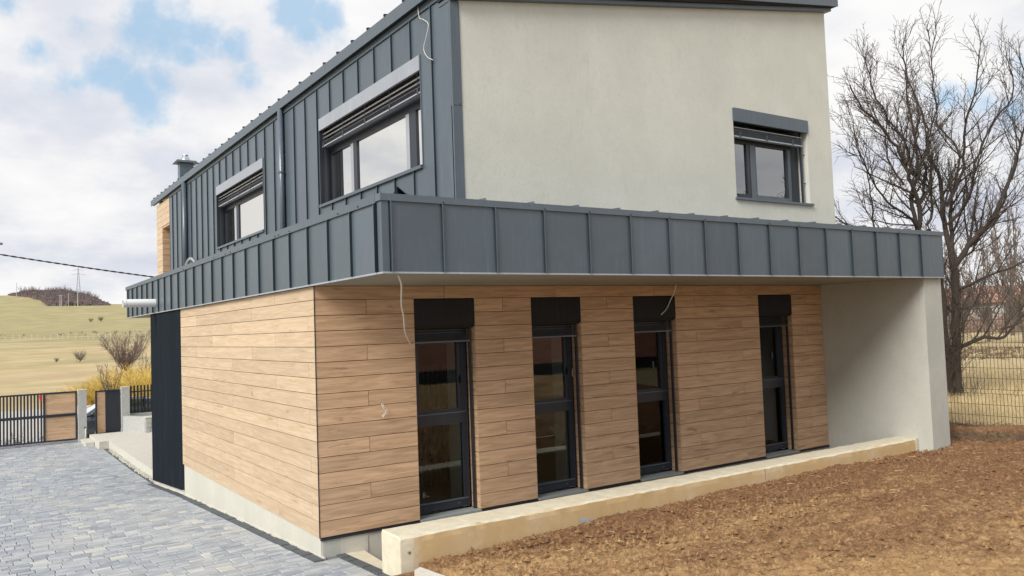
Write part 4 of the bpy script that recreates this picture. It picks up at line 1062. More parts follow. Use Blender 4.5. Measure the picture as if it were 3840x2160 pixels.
# ------------------------------------------------------------------ parked car
def car():
    t = thing('parked_car', 'dark blue grey hatchback parked on the street behind the gate posts', 'car', (-1.05, 24.6, -1.2))
    # side outline, x from the nose (left), z
    low = [(0, .42), (.05, .30), (.2, .22), (4.1, .22), (4.28, .32), (4.32, .55)]
    st = [(0.0, .60, .62), (.12, .70, .74), (.45, .80, .80), (.95, .90, .84), (1.15, .95, .85), (2.0, .97, .86), (3.0, .98, .86), (3.9, .98, .84), (4.25, .92, .80), (4.33, .80, .70)]
    b = MB(); rows = []
    for x, zt, hw in st:
        zb = .24 if .15 < x < 4.2 else .34
        rows.append([(x, -hw * .94, zb), (x, -hw, zb + .14), (x, -hw, zt - .22), (x, -hw * .965, zt - .05), (x, -hw * .82, zt), (x, 0, zt + .02), (x, hw * .82, zt), (x, hw * .965, zt - .05), (x, hw, zt - .22), (x, hw, zb + .14), (x, hw * .94, zb)])
    n = len(rows[0])
    for r_ in rows: b.v += r_
    for i in range(len(rows) - 1):
        for j in range(n):
            k_ = (j + 1) % n; b.f.append((i * n + j, i * n + k_, (i + 1) * n + k_, (i + 1) * n + j)); b.t.append(.5)
    b.f.append(tuple(range(n))[::-1]); b.f.append(tuple((len(rows) - 1) * n + k for k in range(n))); b.t += [.5, .5]
    b.build('body', M['car_paint'], t, smooth=True)
    roof = [(1.72, 1.34, .60), (2.0, 1.41, .61), (2.6, 1.44, .61), (3.3, 1.40, .60), (3.85, 1.27, .57)]
    r = MB(); rows = [[(x, -w, z), (x, -w * .8, z + .035), (x, 0, z + .055), (x, w * .8, z + .035), (x, w, z)] for x, z, w in roof]
    for q in rows: r.v += q
    for i in range(len(rows) - 1):
        for j in range(4): r.f.append((i * 5 + j, (i + 1) * 5 + j, (i + 1) * 5 + j + 1, i * 5 + j + 1)); r.t.append(.5)
    r.build('roof', M['car_paint'], t, smooth=True)
    g = MB(); g.face([(1.02, -.74, .93), (1.02, .74, .93), (1.72, .60, 1.34), (1.72, -.60, 1.34)]); g.build('windscreen', M['lamp_and_glare'], t)  # pale opaque sheet, sky reflection painted into its colour
    g = MB(); g.face([(3.85, -.57, 1.27), (3.85, .57, 1.27), (4.24, .72, .93), (4.24, -.72, .93)]); g.build('rear_window', M['car_glass'], t)
    for s in (-1, 1):
        for (x0, x1, X0, X1) in ((1.15, 2.35, 1.78, 2.35), (2.43, 3.35, 2.43, 3.30), (3.43, 4.0, 3.38, 3.78)):
            zt0 = 1.33 if X0 < 2 else 1.40; zt1 = 1.40 if X1 < 3.5 else 1.27
            g = MB(); g.face([(x0, s * .835, .95), (x1, s * .835, .95), (X1, s * .615, zt1), (X0, s * .615, zt0)]); g.build('side_window', M['car_glass'], t)
        for (x0, X0) in ((2.35, 2.35), (3.35, 3.30)):
            g = MB(); g.face([(x0, s * .838, .95), (x0 + .08, s * .838, .95), (X0 + .08, s * .62, 1.40), (X0, s * .62, 1.40)]); g.build('pillar', M['car_paint'], t)
        g = MB(); g.face([(1.02, s * .76, .93), (1.15, s * .836, .95), (1.78, s * .617, 1.34), (1.70, s * .60, 1.35)]); g.build('pillar', M['car_paint'], t)
        g = MB(); g.tube([(1.35, s * .86, .98), (1.35, s * .98, 1.03), (1.42, s * 1.0, 1.03)], [.04, .08, .05], 8); g.build('mirror', M['car_paint'], t, smooth=True)
        g = MB(); g.hexa([(.02, s * .42, .52), (.30, s * .42, .52), (.42, s * .81, .56), (.16, s * .74, .54)], [(.06, s * .42, .66), (.30, s * .42, .70), (.46, s * .80, .74), (.20, s * .74, .68)]); g.build('headlight', M['lamp_and_glare'], t)
        for xx in (.82, 3.45):
            wch = MB(); wch.tube([(xx, s * .68, .31), (xx, s * .87, .31)], .31, 20); wv = wch.build('wheel', M['tyre'], t)
            wch = MB(); wch.tube([(xx, s * .865, .31), (xx, s * .878, .31)], .20, 14); wch.build('rim', M['chrome'], wv)
        g = MB(); g.box(2.1, 2.25, s * .862, s * .885, .80, .825); g.box(3.1, 3.25, s * .862, s * .885, .81, .835); g.build('door_handle', M['chrome'], t)
    MB().box(-.02, .01, -.26, .26, .38, .49).build('number_plate', M['plate'], t)
    MB().box(.3, 4.1, -.80, .80, .17, .24).build('underbody', M['tyre'], t)
    MB().box(1.7, 3.3, -.60, -.55, 1.47, 1.50).box(1.8, 1.86, -.60, -.55, 1.42, 1.47).box(3.1, 3.16, -.60, -.55, 1.42, 1.47).build('roof_rail', M['chrome'], t)
car()

# ------------------------------------------------------------------ utility line and street lamp at the left
def zsag(x): return 4.15 + (2.03 - x) * .128 + .0045 * (2.03 - x) ** 2
up = thing('utility_pole', 'grey concrete utility pole standing at the left edge of the driveway', 'utility pole', (-9.0, 16, -1))
MB().tube([(0, 0, 0), (0, 0, 8.2)], [.16, .10], 10).build('shaft', M['pole'], up, smooth=True)
MB().box(-.5, .5, -.05, .05, 7.7, 7.8).build('crossarm', M['steel'], up)
cb = MB()
for ph in (0, math.pi):
    pts = []
    for i in range(150):
        x = -9 + i * 11.03 / 149; a = i * 1.15 + ph; pts.append((x, 16 + .012 * math.cos(a), zsag(x) + .012 * math.sin(a)))
    cb.tube(pts, .013, 5)
tag(cb.build('overhead_cable', M['dark_cable']), 'dark twisted overhead cable crossing the sky to the house', 'cable')
sl = thing('street_lamp', 'street lamp whose grey lamp head reaches in from the left', 'street lamp', (-5.4, 24, -1.2))
MB().tube([(0, 0, 0), (0, 0, 6.6), (.3, 0, 7.0), (1.6, 0, 7.15)], [.08, .05, .035, .03], 10).build('pole', M['steel'], sl, smooth=True)
MB().tube([(1.5, 0, 7.15), (1.75, 0, 7.17), (2.6, 0, 7.20), (2.98, 0, 7.205)], [.03, .07, .08, .04], 10).build('lamp_head', M['steel'], sl, smooth=True)

# ------------------------------------------------------------------ trees
def grow(rs, limbs, lv1=(.33, 1.2, 2.5), lv2=.17, lv3=.09, thick=1.0, up=.35, minr=.0055):
    """limbs: list of (points, r0, r1). returns (wood MB, twig MB)"""
    wood, tw = MB(), MB()
    def polyl(p, d, L, n, wig, upb):
        pts = [p.copy()]; d = d.normalized(); s = L / n
        for i in range(n):
            d = (d + Vector((rs.gauss(0, wig), rs.gauss(0, wig), rs.gauss(0, wig) + upb))).normalized(); pts.append(pts[-1] + d * s)
        return pts
    def at(pts, t):
        k = t * (len(pts) - 1); i = min(int(k), len(pts) - 2); return pts[i].lerp(pts[i + 1], k - i), (pts[i + 1] - pts[i]).normalized()
    def side(d, ang):
        o = d.orthogonal().normalized(); q = Matrix.Rotation(rs.random() * 6.283, 3, d) @ o
        return (d * math.cos(ang) + q * math.sin(ang)).normalized()
    def twig(p, d, L, r, lvl):
        n = 3 if lvl == 3 else 4
        pts = polyl(p, d, L, n, .10, .07 * up * 2)
        tw.tube(pts, [max(minr * .7, r * (1 - .75 * i / n)) for i in range(n + 1)], 3, False)
        if lvl == 2 and lv3:
            k = lv3 * rs.random()
            while k < L:
                q, dd = at(pts, k / L); twig(q, side(dd, rs.uniform(.5, 1.0)), rs.uniform(.05, .28) * thick, minr, 3); k += lv3 * rs.uniform(.5, 1.6)
    for pts, r0, r1 in limbs:
        pts = [Vector(p) for p in pts]; sm = []
        for i in range(len(pts) - 1):
            for s_ in range(4):
                t = s_ / 4; p0 = pts[max(i - 1, 0)]; p1 = pts[i]; p2 = pts[i + 1]; p3 = pts[min(i + 2, len(pts) - 1)]
                sm.append(.5 * ((2 * p1) + (-p0 + p2) * t + (2 * p0 - 5 * p1 + 4 * p2 - p3) * t * t + (-p0 + 3 * p1 - 3 * p2 + p3) * t ** 3) + Vector((rs.gauss(0, .02), rs.gauss(0, .02), 0)) * thick)
        sm.append(pts[-1]); n = len(sm)
        rad = [r0 + (r1 - r0) * (i / (n - 1)) ** .8 for i in range(n)]
        wood.tube(sm, rad, 8 if r0 > .05 else 5, False)
        L = sum((sm[i + 1] - sm[i]).length for i in range(n - 1)); s = L * .10 if r0 < .13 else L * .25
        while s < L:
            t = s / L; q, dd = at(sm, t); rr = r0 + (r1 - r0) * t ** .8
            L1 = rs.uniform(lv1[1], lv1[2]) * (1.0 - .68 * t); r1_ = min(rr * .6, .012 + .012 * L1) * (1 if thick < 2 else 1.6)
            d1 = side(dd, rs.uniform(.45, .95)); d1 = (d1 + Vector((0, 0, .30 * up * 2))).normalized()
            p1 = polyl(q, d1, L1, 7, .085, .10 * up * 2)
            wood.tube(p1, [max(minr, r1_ * (1 - .78 * i / 7)) for i in range(8)], 4, False)
            k = lv2 * rs.random()
            while k < L1:
                q2, d2 = at(p1, k / L1); L2 = rs.uniform(.25, .95) * (1.1 - .5 * k / L1) * thick
                twig(q2, (side(d2, rs.uniform(.4, .85)) + Vector((0, 0, .2 * up * 2))).normalized(), L2, minr * 1.5, 2); k += lv2 * rs.uniform(.6, 1.5)
            s += lv1[0] * rs.uniform(.6, 1.4)
        twig(sm[-1], (sm[-1] - sm[-2]).normalized(), .5 * thick, minr * 1.6, 2)
    return wood, tw
BX, BY, BZ = 17.6, 1.45, tz(17.6, 1.45)
S_ = .006862
def loc_limb(pts, depth=0.0):           # (right m, up m) as seen square-on, plus a drift in depth along the limb
    out = []
    for i, (a, b) in enumerate(pts):
        rx = (a - 3590) * S_ ; zz = (1478 - b) * S_; dd = depth * i / (len(pts) - 1)
        out.append(Vector((math.cos(YAW) * rx + math.sin(YAW) * dd - zz * 0.0, -math.sin(YAW) * rx + math.cos(YAW) * dd, zz - .036 * rx)))
    return out
c_ = lambda x, y: (3040 + .69 * x, .69 * y)
limbs = [
    (loc_limb([(3592, 1500), (3588, 1400), (3600, 1250), (3606, 1120), (3608, 994)], 0), .14, .105),
    (loc_limb([(3566, 1500), (3552, 1380), (3545, 1240), (3532, 1080), (3505, 940), (3482, 856)], -.5), .085, .062),
    (loc_limb([c_(640, 1240), c_(632, 1100), c_(575, 980), c_(540, 900), c_(470, 800), c_(380, 690), c_(275, 615), c_(200, 500)], -1.2), .07, .016),
    (loc_limb([c_(640, 1240), c_(605, 1050), c_(648, 930), c_(640, 800), c_(612, 600), c_(590, 330), c_(585, 220)], -.3), .06, .014),
    (loc_limb([c_(820, 1440), c_(800, 1250), c_(800, 1100), c_(800, 930), c_(750, 780), c_(772, 650), c_(720, 450), c_(665, 280)], .6), .08, .013),
    (loc_limb([c_(825, 1420), c_(850, 1250), c_(872, 1100), c_(940, 940), c_(1000, 740), c_(905, 570), c_(955, 400)], 1.4), .068, .013),
    (loc_limb([c_(830, 1430), c_(930, 1270), c_(1010, 1180), c_(1110, 940), c_(1165, 750), c_(1210, 520), c_(1150, 320)], -.8), .075, .013),
    (loc_limb([c_(840, 1400), c_(960, 1280), c_(1090, 1180), c_(1200, 1020), c_(1300, 800), c_(1330, 560)], .9), .062, .013),
    (loc_limb([c_(640, 925), c_(560, 740), c_(440, 610), c_(360, 470), c_(300, 330)], -1.0), .04, .012),
    (loc_limb([c_(650, 1230), c_(540, 1160), c_(400, 1100), c_(270, 960), c_(190, 860)], -1.6), .045, .012),
    (loc_limb([(3500, 900), c_(480, 1260), c_(330, 1200), c_(220, 1080), c_(160, 930)], 1.2), .035, .011),
    (loc_limb([c_(700, 1200), c_(770, 1000), c_(700, 850), c_(690, 650), c_(660, 480)], 1.8), .04, .012),
    (loc_limb([c_(800, 1100), c_(860, 900), c_(830, 700), c_(860, 500), c_(840, 330)], -1.6), .05, .012),
    (loc_limb([(3612, 1290), (3640, 1275), (3680, 1252), (3735, 1256), (3765, 1225), (3800, 1170), (3845, 1130), (3900, 1060)], -.8), .055, .02),
    (loc_limb([(3765, 1225), (3800, 1210), (3830, 1170), (3870, 1110)], -.3), .03, .012),
    (loc_limb([(3610, 1150), (3680, 1140), (3740, 1120), (3790, 1050)], 1.0), .03, .01),
    (loc_limb([(3608, 1080), (3680, 1030), (3760, 990), (3850, 900)], -1.4), .04, .012),
    (loc_limb([(3600, 1180), (3560, 1080), (3530, 980), (3545, 860)], 1.0), .04, .012),
    (loc_limb([c_(645, 1235), c_(690, 1060), c_(760, 900), c_(745, 700), c_(800, 520), c_(760, 250)], 1.3), .05, .012),
    (loc_limb([c_(575, 980), c_(520, 820), c_(520, 640), c_(470, 480), c_(455, 300)], .8), .03, .010),
    (loc_limb([c_(810, 1200), c_(900, 1050), c_(900, 880), c_(960, 700), c_(1040, 560), c_(1000, 380)], -1.5), .05, .012),
    (loc_limb([c_(640, 1100), c_(700, 960), c_(660, 780), c_(690, 600), c_(640, 400), c_(640, 200)], -1.4), .035, .010),
    (loc_limb([c_(400, 1235), c_(380, 1080), c_(340, 900), c_(280, 760), c_(260, 640)], -.6), .025, .009),
    (loc_limb([c_(860, 1380), c_(1000, 1330), c_(1100, 1180), c_(1160, 1120)], 1.7), .04, .012),
]
rs = random.Random(5)
wood, tw = grow(rs, limbs, (.28, .8, 2.05), .155, .10)
tr = thing('bare_tree', 'large bare spreading tree beyond the wire fence right of the house', 'tree', (BX, BY, BZ - .05))
wood.build('trunk', M['bark'], tr, smooth=True); tw.build('crown', M['twig'], tr)

# a smaller generic bare tree, three shapes, shared by the far ones
def proto(seed, h, spread, nl, tilt=.35, mat=('bark', 'twig'), lv=(.5, .8, 1.8), l2=.22, l3=0, minr=.012, upb=.35, base=.1):
    r2 = random.Random(seed); lim = [([(0, 0, -.2), (r2.gauss(0, .05), r2.gauss(0, .05), h * .12), (r2.gauss(0, .1), r2.gauss(0, .1), h * .3)], base, base * .7)]
    top = lim[0][0][-1]
    for i in range(nl):
        a = i * 2.4 + r2.random(); s = spread * r2.uniform(.5, 1.0); z0 = h * r2.uniform(.12, .3); pts = [(top[0] * z0 / h / .3, top[1] * z0 / h / .3, z0)]
        for k in range(1, 5):
            t = k / 4; pts.append((math.cos(a) * s * t ** .8 + r2.gauss(0, .08 * h / 6), math.sin(a) * s * t ** .8 + r2.gauss(0, .08 * h / 6), z0 + (h * r2.uniform(.82, 1.0) - z0) * t))
        lim.append((pts, base * .5, base * .1))
    w, t_ = grow(r2, lim, lv, l2, l3, 1.0, upb, minr)
    return w.mesh('trunk', M[mat[0]], True), t_.mesh('crown', M[mat[1]])
def place(pr, name, label, cat, loc, rot, sc, group=None):
    t = thing(name, label, cat, loc, group); t.rotation_euler = (0, 0, rot); t.scale = (sc[0], sc[0], sc[1]) if hasattr(sc, '__len__') else (sc,) * 3
    obj('trunk', pr[0], t); obj('crown', pr[1], t); return t
PA = proto(21, 8, 3.2, 9, base=.14, lv=(.42, .8, 2.0), l2=.2, l3=.2, minr=.009)
PB = proto(22, 6, 2.4, 8, mat=('twig_far', 'twig_far'), lv=(.40, .7, 1.6), l2=.20, minr=.016, base=.12)
PC = proto(23, 10, 1.3, 8, mat=('twig_far', 'twig_far'), lv=(.45, .6, 1.2), l2=.22, minr=.022, upb=.6, base=.16)
PS = proto(24, 1.5, 1.0, 12, mat=('twig_far', 'twig_far'), lv=(.16, .3, .7), l2=.13, minr=.008, upb=.25, base=.04)
# tree behind the photographer, mirrored in the gable window
place(PA, 'bare_tree', 'bare tree standing behind the viewer on the soil side', 'tree', (26.5, -15, .3), .3, (1.4, 1.0))
place(PA, 'bare_tree', 'tall bare tree behind the viewer, beside the brick shell', 'tree', (36, -21, .3), 2.0, (1.5, 1.15))

# trees and brush in the field on the right
def pray(px, r): d = raydir(px, 1160); a = math.degrees(math.atan2(d.x, d.y)); return a
for px, r_, sc, pr, lab in ((3700, 62, 1.05, PB, 'bare tree in front of the orange roofed house'), (3560, 70, 1.15, PB, 'bare tree half hidden behind the corner of the canopy'),
                            (3790, 75, (1.0, 1.10), PC, 'tall narrow grey tree right of the orange roofed house'), (3835, 58, 1.1, PB, 'bare tree at the right edge beyond the field'),
                            (3640, 90, 1.3, PB, 'bare tree far behind the big trunk'), (3890, 70, 1.2, PB, 'bare tree just outside the right edge of the view')):
    q = polar(pray(px, r_), r_); place(pr, 'bare_tree', lab, 'tree', q, rnd.random() * 6, sc)
def brushmass(name, label, spots, mat, cat='brush', n=26, hh=1.5, thick=.02):
    mb = MB()
    for (q, s) in spots:
        for i in range(n):
            a = rnd.random() * 6.283; rr_ = rnd.random() * .9 * s; p = q + Vector((math.cos(a) * rr_, math.sin(a) * rr_, -.1)); L = hh * s * rnd.uniform(.5, 1.1)
            d = Vector((rnd.gauss(0, .45), rnd.gauss(0, .45), 1)).normalized(); pts = [p, p + d * L * .5 + Vector((rnd.gauss(0, .08), rnd.gauss(0, .08), 0)) * s, p + d * L + Vector((rnd.gauss(0, .2), rnd.gauss(0, .2), 0)) * s]
            mb.tube(pts, [thick, thick * .8, thick * .3], 3, False)
            for k in range(3):
                t = rnd.uniform(.3, 1); b_ = pts[0].lerp(pts[2], t); d2 = (d + Vector((rnd.gauss(0, .6), rnd.gauss(0, .6), .2))).normalized()
                mb.tube([b_, b_ + d2 * L * rnd.uniform(.2, .45)], [thick * .7, thick * .3], 3, False)
    tag(mb.build(name, M[mat]), label, cat, kind='stuff')
brushmass('field_brush', 'low pinkish brown brush along the far side of the right field', [(polar(rnd.uniform(60, 69), rnd.uniform(80, 150)), rnd.uniform(.7, 1.5)) for i in range(260)], 'twig_pink', n=14, thick=.03)
brushmass('tall_brush', 'dark tangled brush behind the field below the orange roof', [(polar(rnd.uniform(60.5, 69), rnd.uniform(150, 190)), rnd.uniform(1.4, 3.0)) for i in range(160)], 'twig_far', n=16, thick=.06)
brushmass('brown_weeds', 'brown dead weeds in a strip across the right field', [(polar(rnd.uniform(60, 70), rnd.uniform(40, 52)), rnd.uniform(.12, .3)) for i in range(330)], 'straw_dark', n=8, hh=1.2, thick=.012)
# brambles round the tree foot and along the fence
brushmass('brambles', 'thin leafless brambles round the foot of the big tree', [(Vector((BX + rnd.gauss(-.6, .7), BY + rnd.gauss(-.2, .8), BZ)), rnd.uniform(.5, 1.2)) for i in range(11)], 'twig', n=5, hh=1.2, thick=.005)
brushmass('gate_brambles', 'dark brambles growing behind the slats of the sliding gate', [(Vector((rnd.uniform(-5.5, -1.6), 22.0 + rnd.random() * .5, -1.2)), rnd.uniform(.3, .75)) for i in range(34)], 'twig', n=7, hh=1.2, thick=.009)
# house with an orange roof
fh = thing('far_house', 'pale single storey house with orange roof behind the bare trees', 'house', tuple(polar(pray(3700, 105), 105)))
fh.rotation_euler = (0, 0, -.9)
MB().box(-5, 5, -3.5, 3.5, -.5, 3.0).build('wall', plain('pale_far_wall', (.46, .45, .42), .9), fh)
r_ = MB(); r_.hexa([(-5.5, -4.1, 2.8), (5.5, -4.1, 2.8), (5.5, 4.1, 2.8), (-5.5, 4.1, 2.8)], [(-4.2, -.05, 4.7), (4.2, -.05, 4.7), (4.2, .05, 4.7), (-4.2, .05, 4.7)]); r_.build('roof', plain('orange_roof_tile', (.36, .19, .13), .85), fh)
for xx in (-3.6, -1.3, 1.0, 3.3):
    w_ = MB().box(xx, xx + 1.0, -3.53, -3.49, .9, 2.2).build('window', plain('dark_far_window', (.06, .06, .07), .3), fh)

# dry grass along the wire fence and in the near field
gr = MB(); r3 = random.Random(9)
for i in range(26000):
    x = 11.7 + abs(r3.gauss(0, 3.8)) + (r3.random() * 10 if r3.random() < .5 else 0); y = r3.uniform(-5.5, 4.0) + (x - 12) * .15
    if x < 11.9 and r3.random() < .5: continue
    z = max(tz(x, y), float(sz(x, y)) if x < 12.3 else -9); h = r3.uniform(.04, .19) * (1 if x > 12.3 else .7); a = r3.random() * 6.28; w = r3.uniform(.003, .008) * (1 + (x - 12) * .06)
    dx, dy = math.cos(a) * w, math.sin(a) * w; lx, ly = r3.gauss(0, .6) * h, r3.gauss(0, .6) * h
    b = len(gr.v); gr.v += [(x - dx, y - dy, z - .01), (x + dx, y + dy, z - .01), (x + lx, y + ly, z + h)]; gr.f.append((b, b + 1, b + 2)); gr.t.append(.5)
tag(gr.build('dry_grass', M['straw']), 'dry straw coloured grass matted below the wire fence', 'grass', kind='stuff')
gd = MB()
for i in range(10000):
    x = r3.gauss(11.65, .36); y = r3.uniform(-5.5, 1.2); z = max(tz(x, y), float(sz(x, y))) + .01; h = r3.uniform(.02, .10); a = r3.random() * 6.28; L = r3.uniform(.03, .14)
    p0 = Vector((x, y, z + r3.random() * .04)); gd.tube([p0, p0 + Vector((math.cos(a) * L, math.sin(a) * L, r3.uniform(-.01, h)))], [.004, .002], 3, False)
tag(gd.build('plant_litter', M['straw_dark']), 'dark dead stalks and litter along the foot of the wire fence', 'litter', kind='stuff')

# ------------------------------------------------------------------ welded wire fence panels
XF = 12.0
def fz(y): return .27 + (-y - 1.5) * .035
prof = [(0, 0), (.62, 0), (.66, .035), (.70, 0), (1.47, 0), (1.51, .035), (1.55, 0), (2.2, 0)]
def wire_panel(y0, y1, label):
    n = int(round((y1 - y0) / .0635)); zb = fz((y0 + y1) / 2)
    t = thing('wire_fence', label, 'wire fence', (XF, y0, zb), 'olive wire mesh fence panels')
    key = ('wire', n)
    if key not in _cache:
        mb = MB(); mb.tube([(-o, 0, z) for z, o in prof], .0042, 4, False); wm = mb.mesh('vertical_wire', M['wire']); _cache[key] = wm
    for k in range(n + 1): obj('vertical_wire', _cache[key], t, (0, k * (y1 - y0) / n, 0))
    for z in (.02, .22, .42, .62, .70, .90, 1.09, 1.28, 1.47, 1.55, 1.75, 1.97, 2.18):
        boxpart('horizontal_wire', M['wire'], t, -.0035, .0035, 0, y1 - y0, z - .0035, z + .0035)
    MB().box(-.03, .03, -.045, -.005, -.3, 2.25).build('post', M['wire'], t)
wire_panel(-.62, 1.90, 'olive wire mesh fence panel hidden mostly behind the side wall')
wire_panel(-3.20, -.67, 'olive wire mesh fence panel running out of the right edge of the view')
wire_panel(-5.77, -3.25, 'olive wire mesh fence panel beyond the right edge, nearest the viewer')

# ------------------------------------------------------------------ valley on the left: shrubs, fence posts, poles, wood
PW = []
def willow(seed):
    r2 = random.Random(seed); mb = MB()
    for i in range(130):
        a = r2.random() * 6.283; lean = abs(r2.gauss(0, .55)); L = r2.uniform(1.3, 2.7); p = Vector((math.cos(a) * r2.random() * .35, math.sin(a) * r2.random() * .35, -.1)); d = Vector((math.cos(a) * lean, math.sin(a) * lean, 1)).normalized()
        pts = [p, p + d * L * .5, p + d * L * .85 + Vector((math.cos(a) * .1, math.sin(a) * .1, -.05)), p + d * L + Vector((math.cos(a) * .28, math.sin(a) * .28, -.18))]
        mb.tube(pts, [.016, .011, .008, .005], 3, False)
        for k in range(5):
            t = r2.uniform(.3, 1); q = pts[0].lerp(pts[2], t); d2 = (d + Vector((r2.gauss(0, .5), r2.gauss(0, .5), .1))).normalized(); mb.tube([q, q + d2 * r2.uniform(.2, .6)], [.010, .005], 3, False)
    return mb.mesh('stems', M['willow'])
WM = [willow(1), willow(2)]
i = 0
wl_lab = ['yellow stemmed willow shrub just behind the square gate post', 'yellow willow shrub left of the parked car windscreen', 'yellow willow shrub behind the wood strip of the small gate', 'yellow willow shrub behind the black sheet of the small gate',
          'yellow willow shrub above the second gate post', 'yellow willow shrub above the slat fence', 'tallest yellow willow shrub next to the black screen', 'yellow willow shrub partly behind the black screen',
          'low yellow shrub above the wood panels of the sliding gate', 'yellow willow shrub in the back row below the small bare tree', 'yellow willow shrub in the back row near the house']
for px, r_, s in ((300, 60, .85), (335, 56, .95), (372, 59, 1.05), (405, 55, 1.15), (440, 57, 1.25), (480, 54, 1.3), (520, 56, 1.4), (560, 53, 1.4), (255, 62, .62), (470, 64, 1.45), (545, 63, 1.5)):
    d_ = raydir(px, 1450); q = polar(math.degrees(math.atan2(d_.x, d_.y)), r_)
    t = thing('willow_shrub', wl_lab[i], 'shrub', tuple(q), 'yellow willow shrubs behind the gate'); t.scale = (s * .95, s * .95, s * .76); t.rotation_euler = (0, 0, i * 1.3); obj('stems', WM[i % 2], t); i += 1
PT = proto(31, 5.0, 2.6, 16, mat=('twig_mauve', 'twig_mauve'), lv=(.24, .6, 1.4), l2=.09, l3=.22, minr=.008, upb=.3, base=.10)
place(PT, 'bare_tree', 'small bare tree rising behind the yellow shrubs in the meadow', 'tree', tuple(polar(8.45, 92)), 1.0, .95)
place(PB, 'bare_tree', 'thin bare tree between the yellow shrubs and the black screen', 'tree', tuple(polar(9.7, 66)), 2.0, (.35, .52))
place(PB, 'bare_tree', 'little bare tree in the yellow shrubs above the small gate', 'tree', tuple(polar(7.6, 53)), 3.0, (.38, .42))
place(PS, 'bush', 'round dark bush alone in the middle of the meadow', 'bush', tuple(polar(5.87, 150)), 0, 1.1)
place(PS, 'bush', 'tiny dark bush left of the lone round bush', 'bush', tuple(polar(4.6, 155)), 1, .45)
place(PS, 'bush', 'small brown bush just above the sliding gate', 'bush', tuple(polar(4.2, 62)), 2, .5)
place(PS, 'bush', 'left one of two bushes on the diagonal meadow track', 'bush', tuple(polar(6.5, 420)), 2, 1.1)
place(PS, 'bush', 'right one of two bushes on the diagonal meadow track', 'bush', tuple(polar(7.05, 425)), 3, 1.4)
place(PS, 'bush', 'bush on the meadow track nearest to the house', 'bush', tuple(polar(9.1, 455)), 3, 1.7)
# row of white posts across the meadow, joined by wire
az_ = .2; k = 0
posts = []
while az_ < 11.2:
    r_ = 303 - (az_ - 2) * 2; q = polar(az_, r_); lean = rnd.gauss(0, .06); h = rnd.uniform(1.6, 2.1) if rnd.random() < .75 else 1.1
    posts.append(q); mb = MB(); mb.tube([(0, 0, -.3), (lean, 0, h)], .10, 4); o = mb.build('fence_post', M['post_white']); o.location = q
    tag(o, 'white concrete post in the row across the meadow', 'fence post', 'white posts across the meadow'); az_ += rnd.uniform(.26, .42)
mb = MB()
for a, b_ in zip(posts[:-1], posts[1:]):
    for h in (.6, 1.2): mb.tube([a + Vector((0, 0, h)), b_ + Vector((0, 0, h))], .025, 3, False)
tag(mb.build('fence_wire', M['twig_far']), 'thin wires strung between the white meadow posts', 'wire', kind='stuff')
brushmass('field_weeds', 'dark weeds dotted along the post row in the meadow', [(polar(rnd.uniform(.5, 11), 325 + rnd.gauss(0, 4)), rnd.uniform(.5, 1.2)) for i in range(24)], 'twig_far', n=4, hh=1.2, thick=.06)
# utility poles in front of the wood
def pole(az, r, h, label, arm=True, thick=.22):
    q = polar(az, r); t = thing('utility_pole', label, 'utility pole', tuple(q)); MB().tube([(0, 0, -.5), (0, 0, h)], [thick, thick * .7], 6).build('shaft', M['pole'], t)
    if arm: MB().box(-.9, .9, -.08, .08, h - .5, h - .3).build('crossarm', M['pole'], t)
def azof(px): d_ = raydir(px, 1170); return math.degrees(math.atan2(d_.x, d_.y))
pole(azof(225), 600, 7.2, 'left leg of the paired poles before the dark wood'); pole(azof(230.5), 600, 7.2, 'right leg of the paired poles before the dark wood')
pole(azof(257), 601, 8.6, 'single pole in front of the dark wood, right of the pair', False); pole(azof(292), 598, 10.5, 'thickest pole in front of the dark wood below the pylon', True, .3)
pole(azof(63), 745, 11.5, 'lone pole on the hill at the left end of the wood', False, .25); pole(azof(361), 800, 9, 'small pole on the skyline right of the pylon', False, .25)
q = polar(azof(295), 760); t = thing('pylon', 'steel lattice pylon rising behind the dark wood', 'pylon', tuple(q)); mb = MB(); hp = 27
for sx in (-1, 1):
    for sy in (-1, 1): mb.tube([(sx * 1.7, sy * 1.7, -1), (sx * .6, sy * .6, hp * .62), (0, 0, hp)], .14, 4, False)
for k in range(9):
    z0 = k * 2.6; w0 = 1.7 - 1.1 * min(1, z0 / (hp * .62)); z1 = z0 + 2.6; w1 = 1.7 - 1.1 * min(1, z1 / (hp * .62))
    mb.tube([(-w0, -w0, z0), (w1, -w1, z1)], .08, 3, False); mb.tube([(w0, -w0, z0), (-w1, -w1, z1)], .08, 3, False)
mb.build('tower', M['steel'], t)
for z, w in ((hp * .70, 5.2), (hp * .83, 3.9)): MB().tube([(-w, 0, z), (0, 0, z + .7), (w, 0, z)], .16, 4, False).build('crossarm', M['steel'], t)
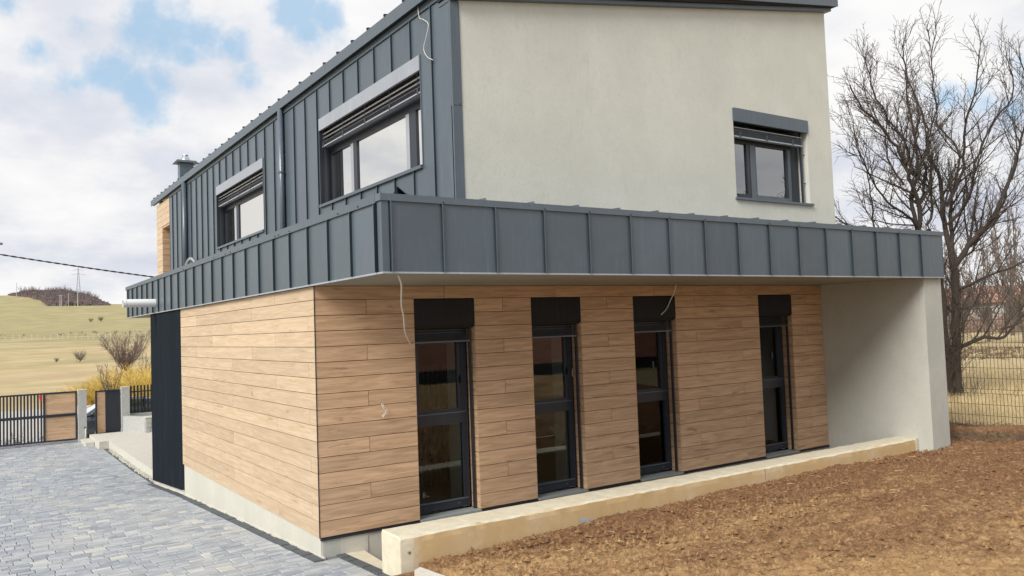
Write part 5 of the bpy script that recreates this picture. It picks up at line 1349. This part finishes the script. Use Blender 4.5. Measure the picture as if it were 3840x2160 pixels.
# the wood on the hill: one far mass
wd = MB(); r4 = random.Random(3)
for i in range(2600):
    az_ = r4.uniform(2.3, 7.4); r_ = r4.uniform(float(np.interp(az_, [2.3, 2.9, 3.3, 3.9, 4.4], [765, 750, 735, 690, 610])), 778)
    edge = min(1, (az_ - 2.1) / 1.2, (7.6 - az_) / 1.6)
    if r4.random() > .25 + edge: continue
    q = polar(az_, r_); s = r4.uniform(1.6, 4.0) * (.45 + .55 * max(0, edge)) 
    n = 7
    for k in range(17):
        a = r4.random() * 6.28; p = q + Vector((r4.gauss(0, 1.2), r4.gauss(0, 1.2), 0)); tip = p + Vector((math.cos(a) * s * .5 * r4.random(), math.sin(a) * s * .5 * r4.random(), s * r4.uniform(.6, 1.1)))
        w = r4.uniform(.12, .42); b = len(wd.v); wd.v += [(p.x - w, p.y, p.z - .5), (p.x + w, p.y - w, p.z - .5), (p.x, p.y + w, p.z - .5), (tip.x - w * .9, tip.y, tip.z - .5 * w), (tip.x + w * .9, tip.y - .4 * w, tip.z), (tip.x, tip.y + w, tip.z - .3 * w)]
        wd.f += [(b, b + 1, b + 4, b + 3), (b + 1, b + 2, b + 5, b + 4), (b + 2, b, b + 3, b + 5), (b + 3, b + 4, b + 5)]; wd.t += [.5] * 4
tag(wd.build('hill_wood', M['twig_purple']), 'dark purple brown wood covering the hilltop', 'wood', kind='stuff')
sk = MB()
for i in range(70):
    az_ = r4.uniform(2.8, 7.0); q = polar(az_, 765 + r4.uniform(-8, 8)); h = r4.uniform(4.0, 8.0)
    for k in range(10):
        d = Vector((r4.gauss(0, .4), r4.gauss(0, .4), 1)).normalized(); sk.tube([q, q + d * h * .5, q + d * h + Vector((r4.gauss(0, .5), 0, 0))], [.20, .14, .05], 3, False)
tag(sk.build('skyline_trees', M['twig_purple']), 'sparse bare tree tops along the skyline above the wood', 'trees', kind='stuff')

# ------------------------------------------------------------------ unfinished brick building behind the photographer (seen in the panes)
bb = thing('brick_shell', 'unfinished building of red hollow bricks behind the photographer', 'building', (8, -19, 0))
tb = NT('hollow_brick'); bt = tb.new('ShaderNodeTexBrick'); pq = tb.sepv(tb.pos()); tb.l.new(tb.comb(pq[0], pq[2], 0.0), bt.inputs['Vector'])
bt.inputs['Scale'].default_value = 1.0; bt.inputs['Brick Width'].default_value = .5; bt.inputs['Row Height'].default_value = .25; bt.inputs['Mortar Size'].default_value = .012
bt.inputs['Color1'].default_value = (.74, .35, .26, 1); bt.inputs['Color2'].default_value = (.66, .28, .20, 1); bt.inputs['Mortar'].default_value = (.35, .32, .28, 1)
M['brick'] = tb.out(bt.outputs[0], .9)
MB().box(-1.2, 26, -8, 0, .75, 3.3).build('wall', M['brick'], bb); MB().box(-4.5, -1.2, -7.5, .02, .75, 3.3).build('rendered_wall', M['concrete_pale'], bb)
MB().box(-4.6, 26, -8, .05, 0, .75).build('base', M['interior_dark'], bb); MB().box(-5, 26.5, -8.4, .4, 3.3, 3.5).build('slab', M['concrete_grey'], bb)
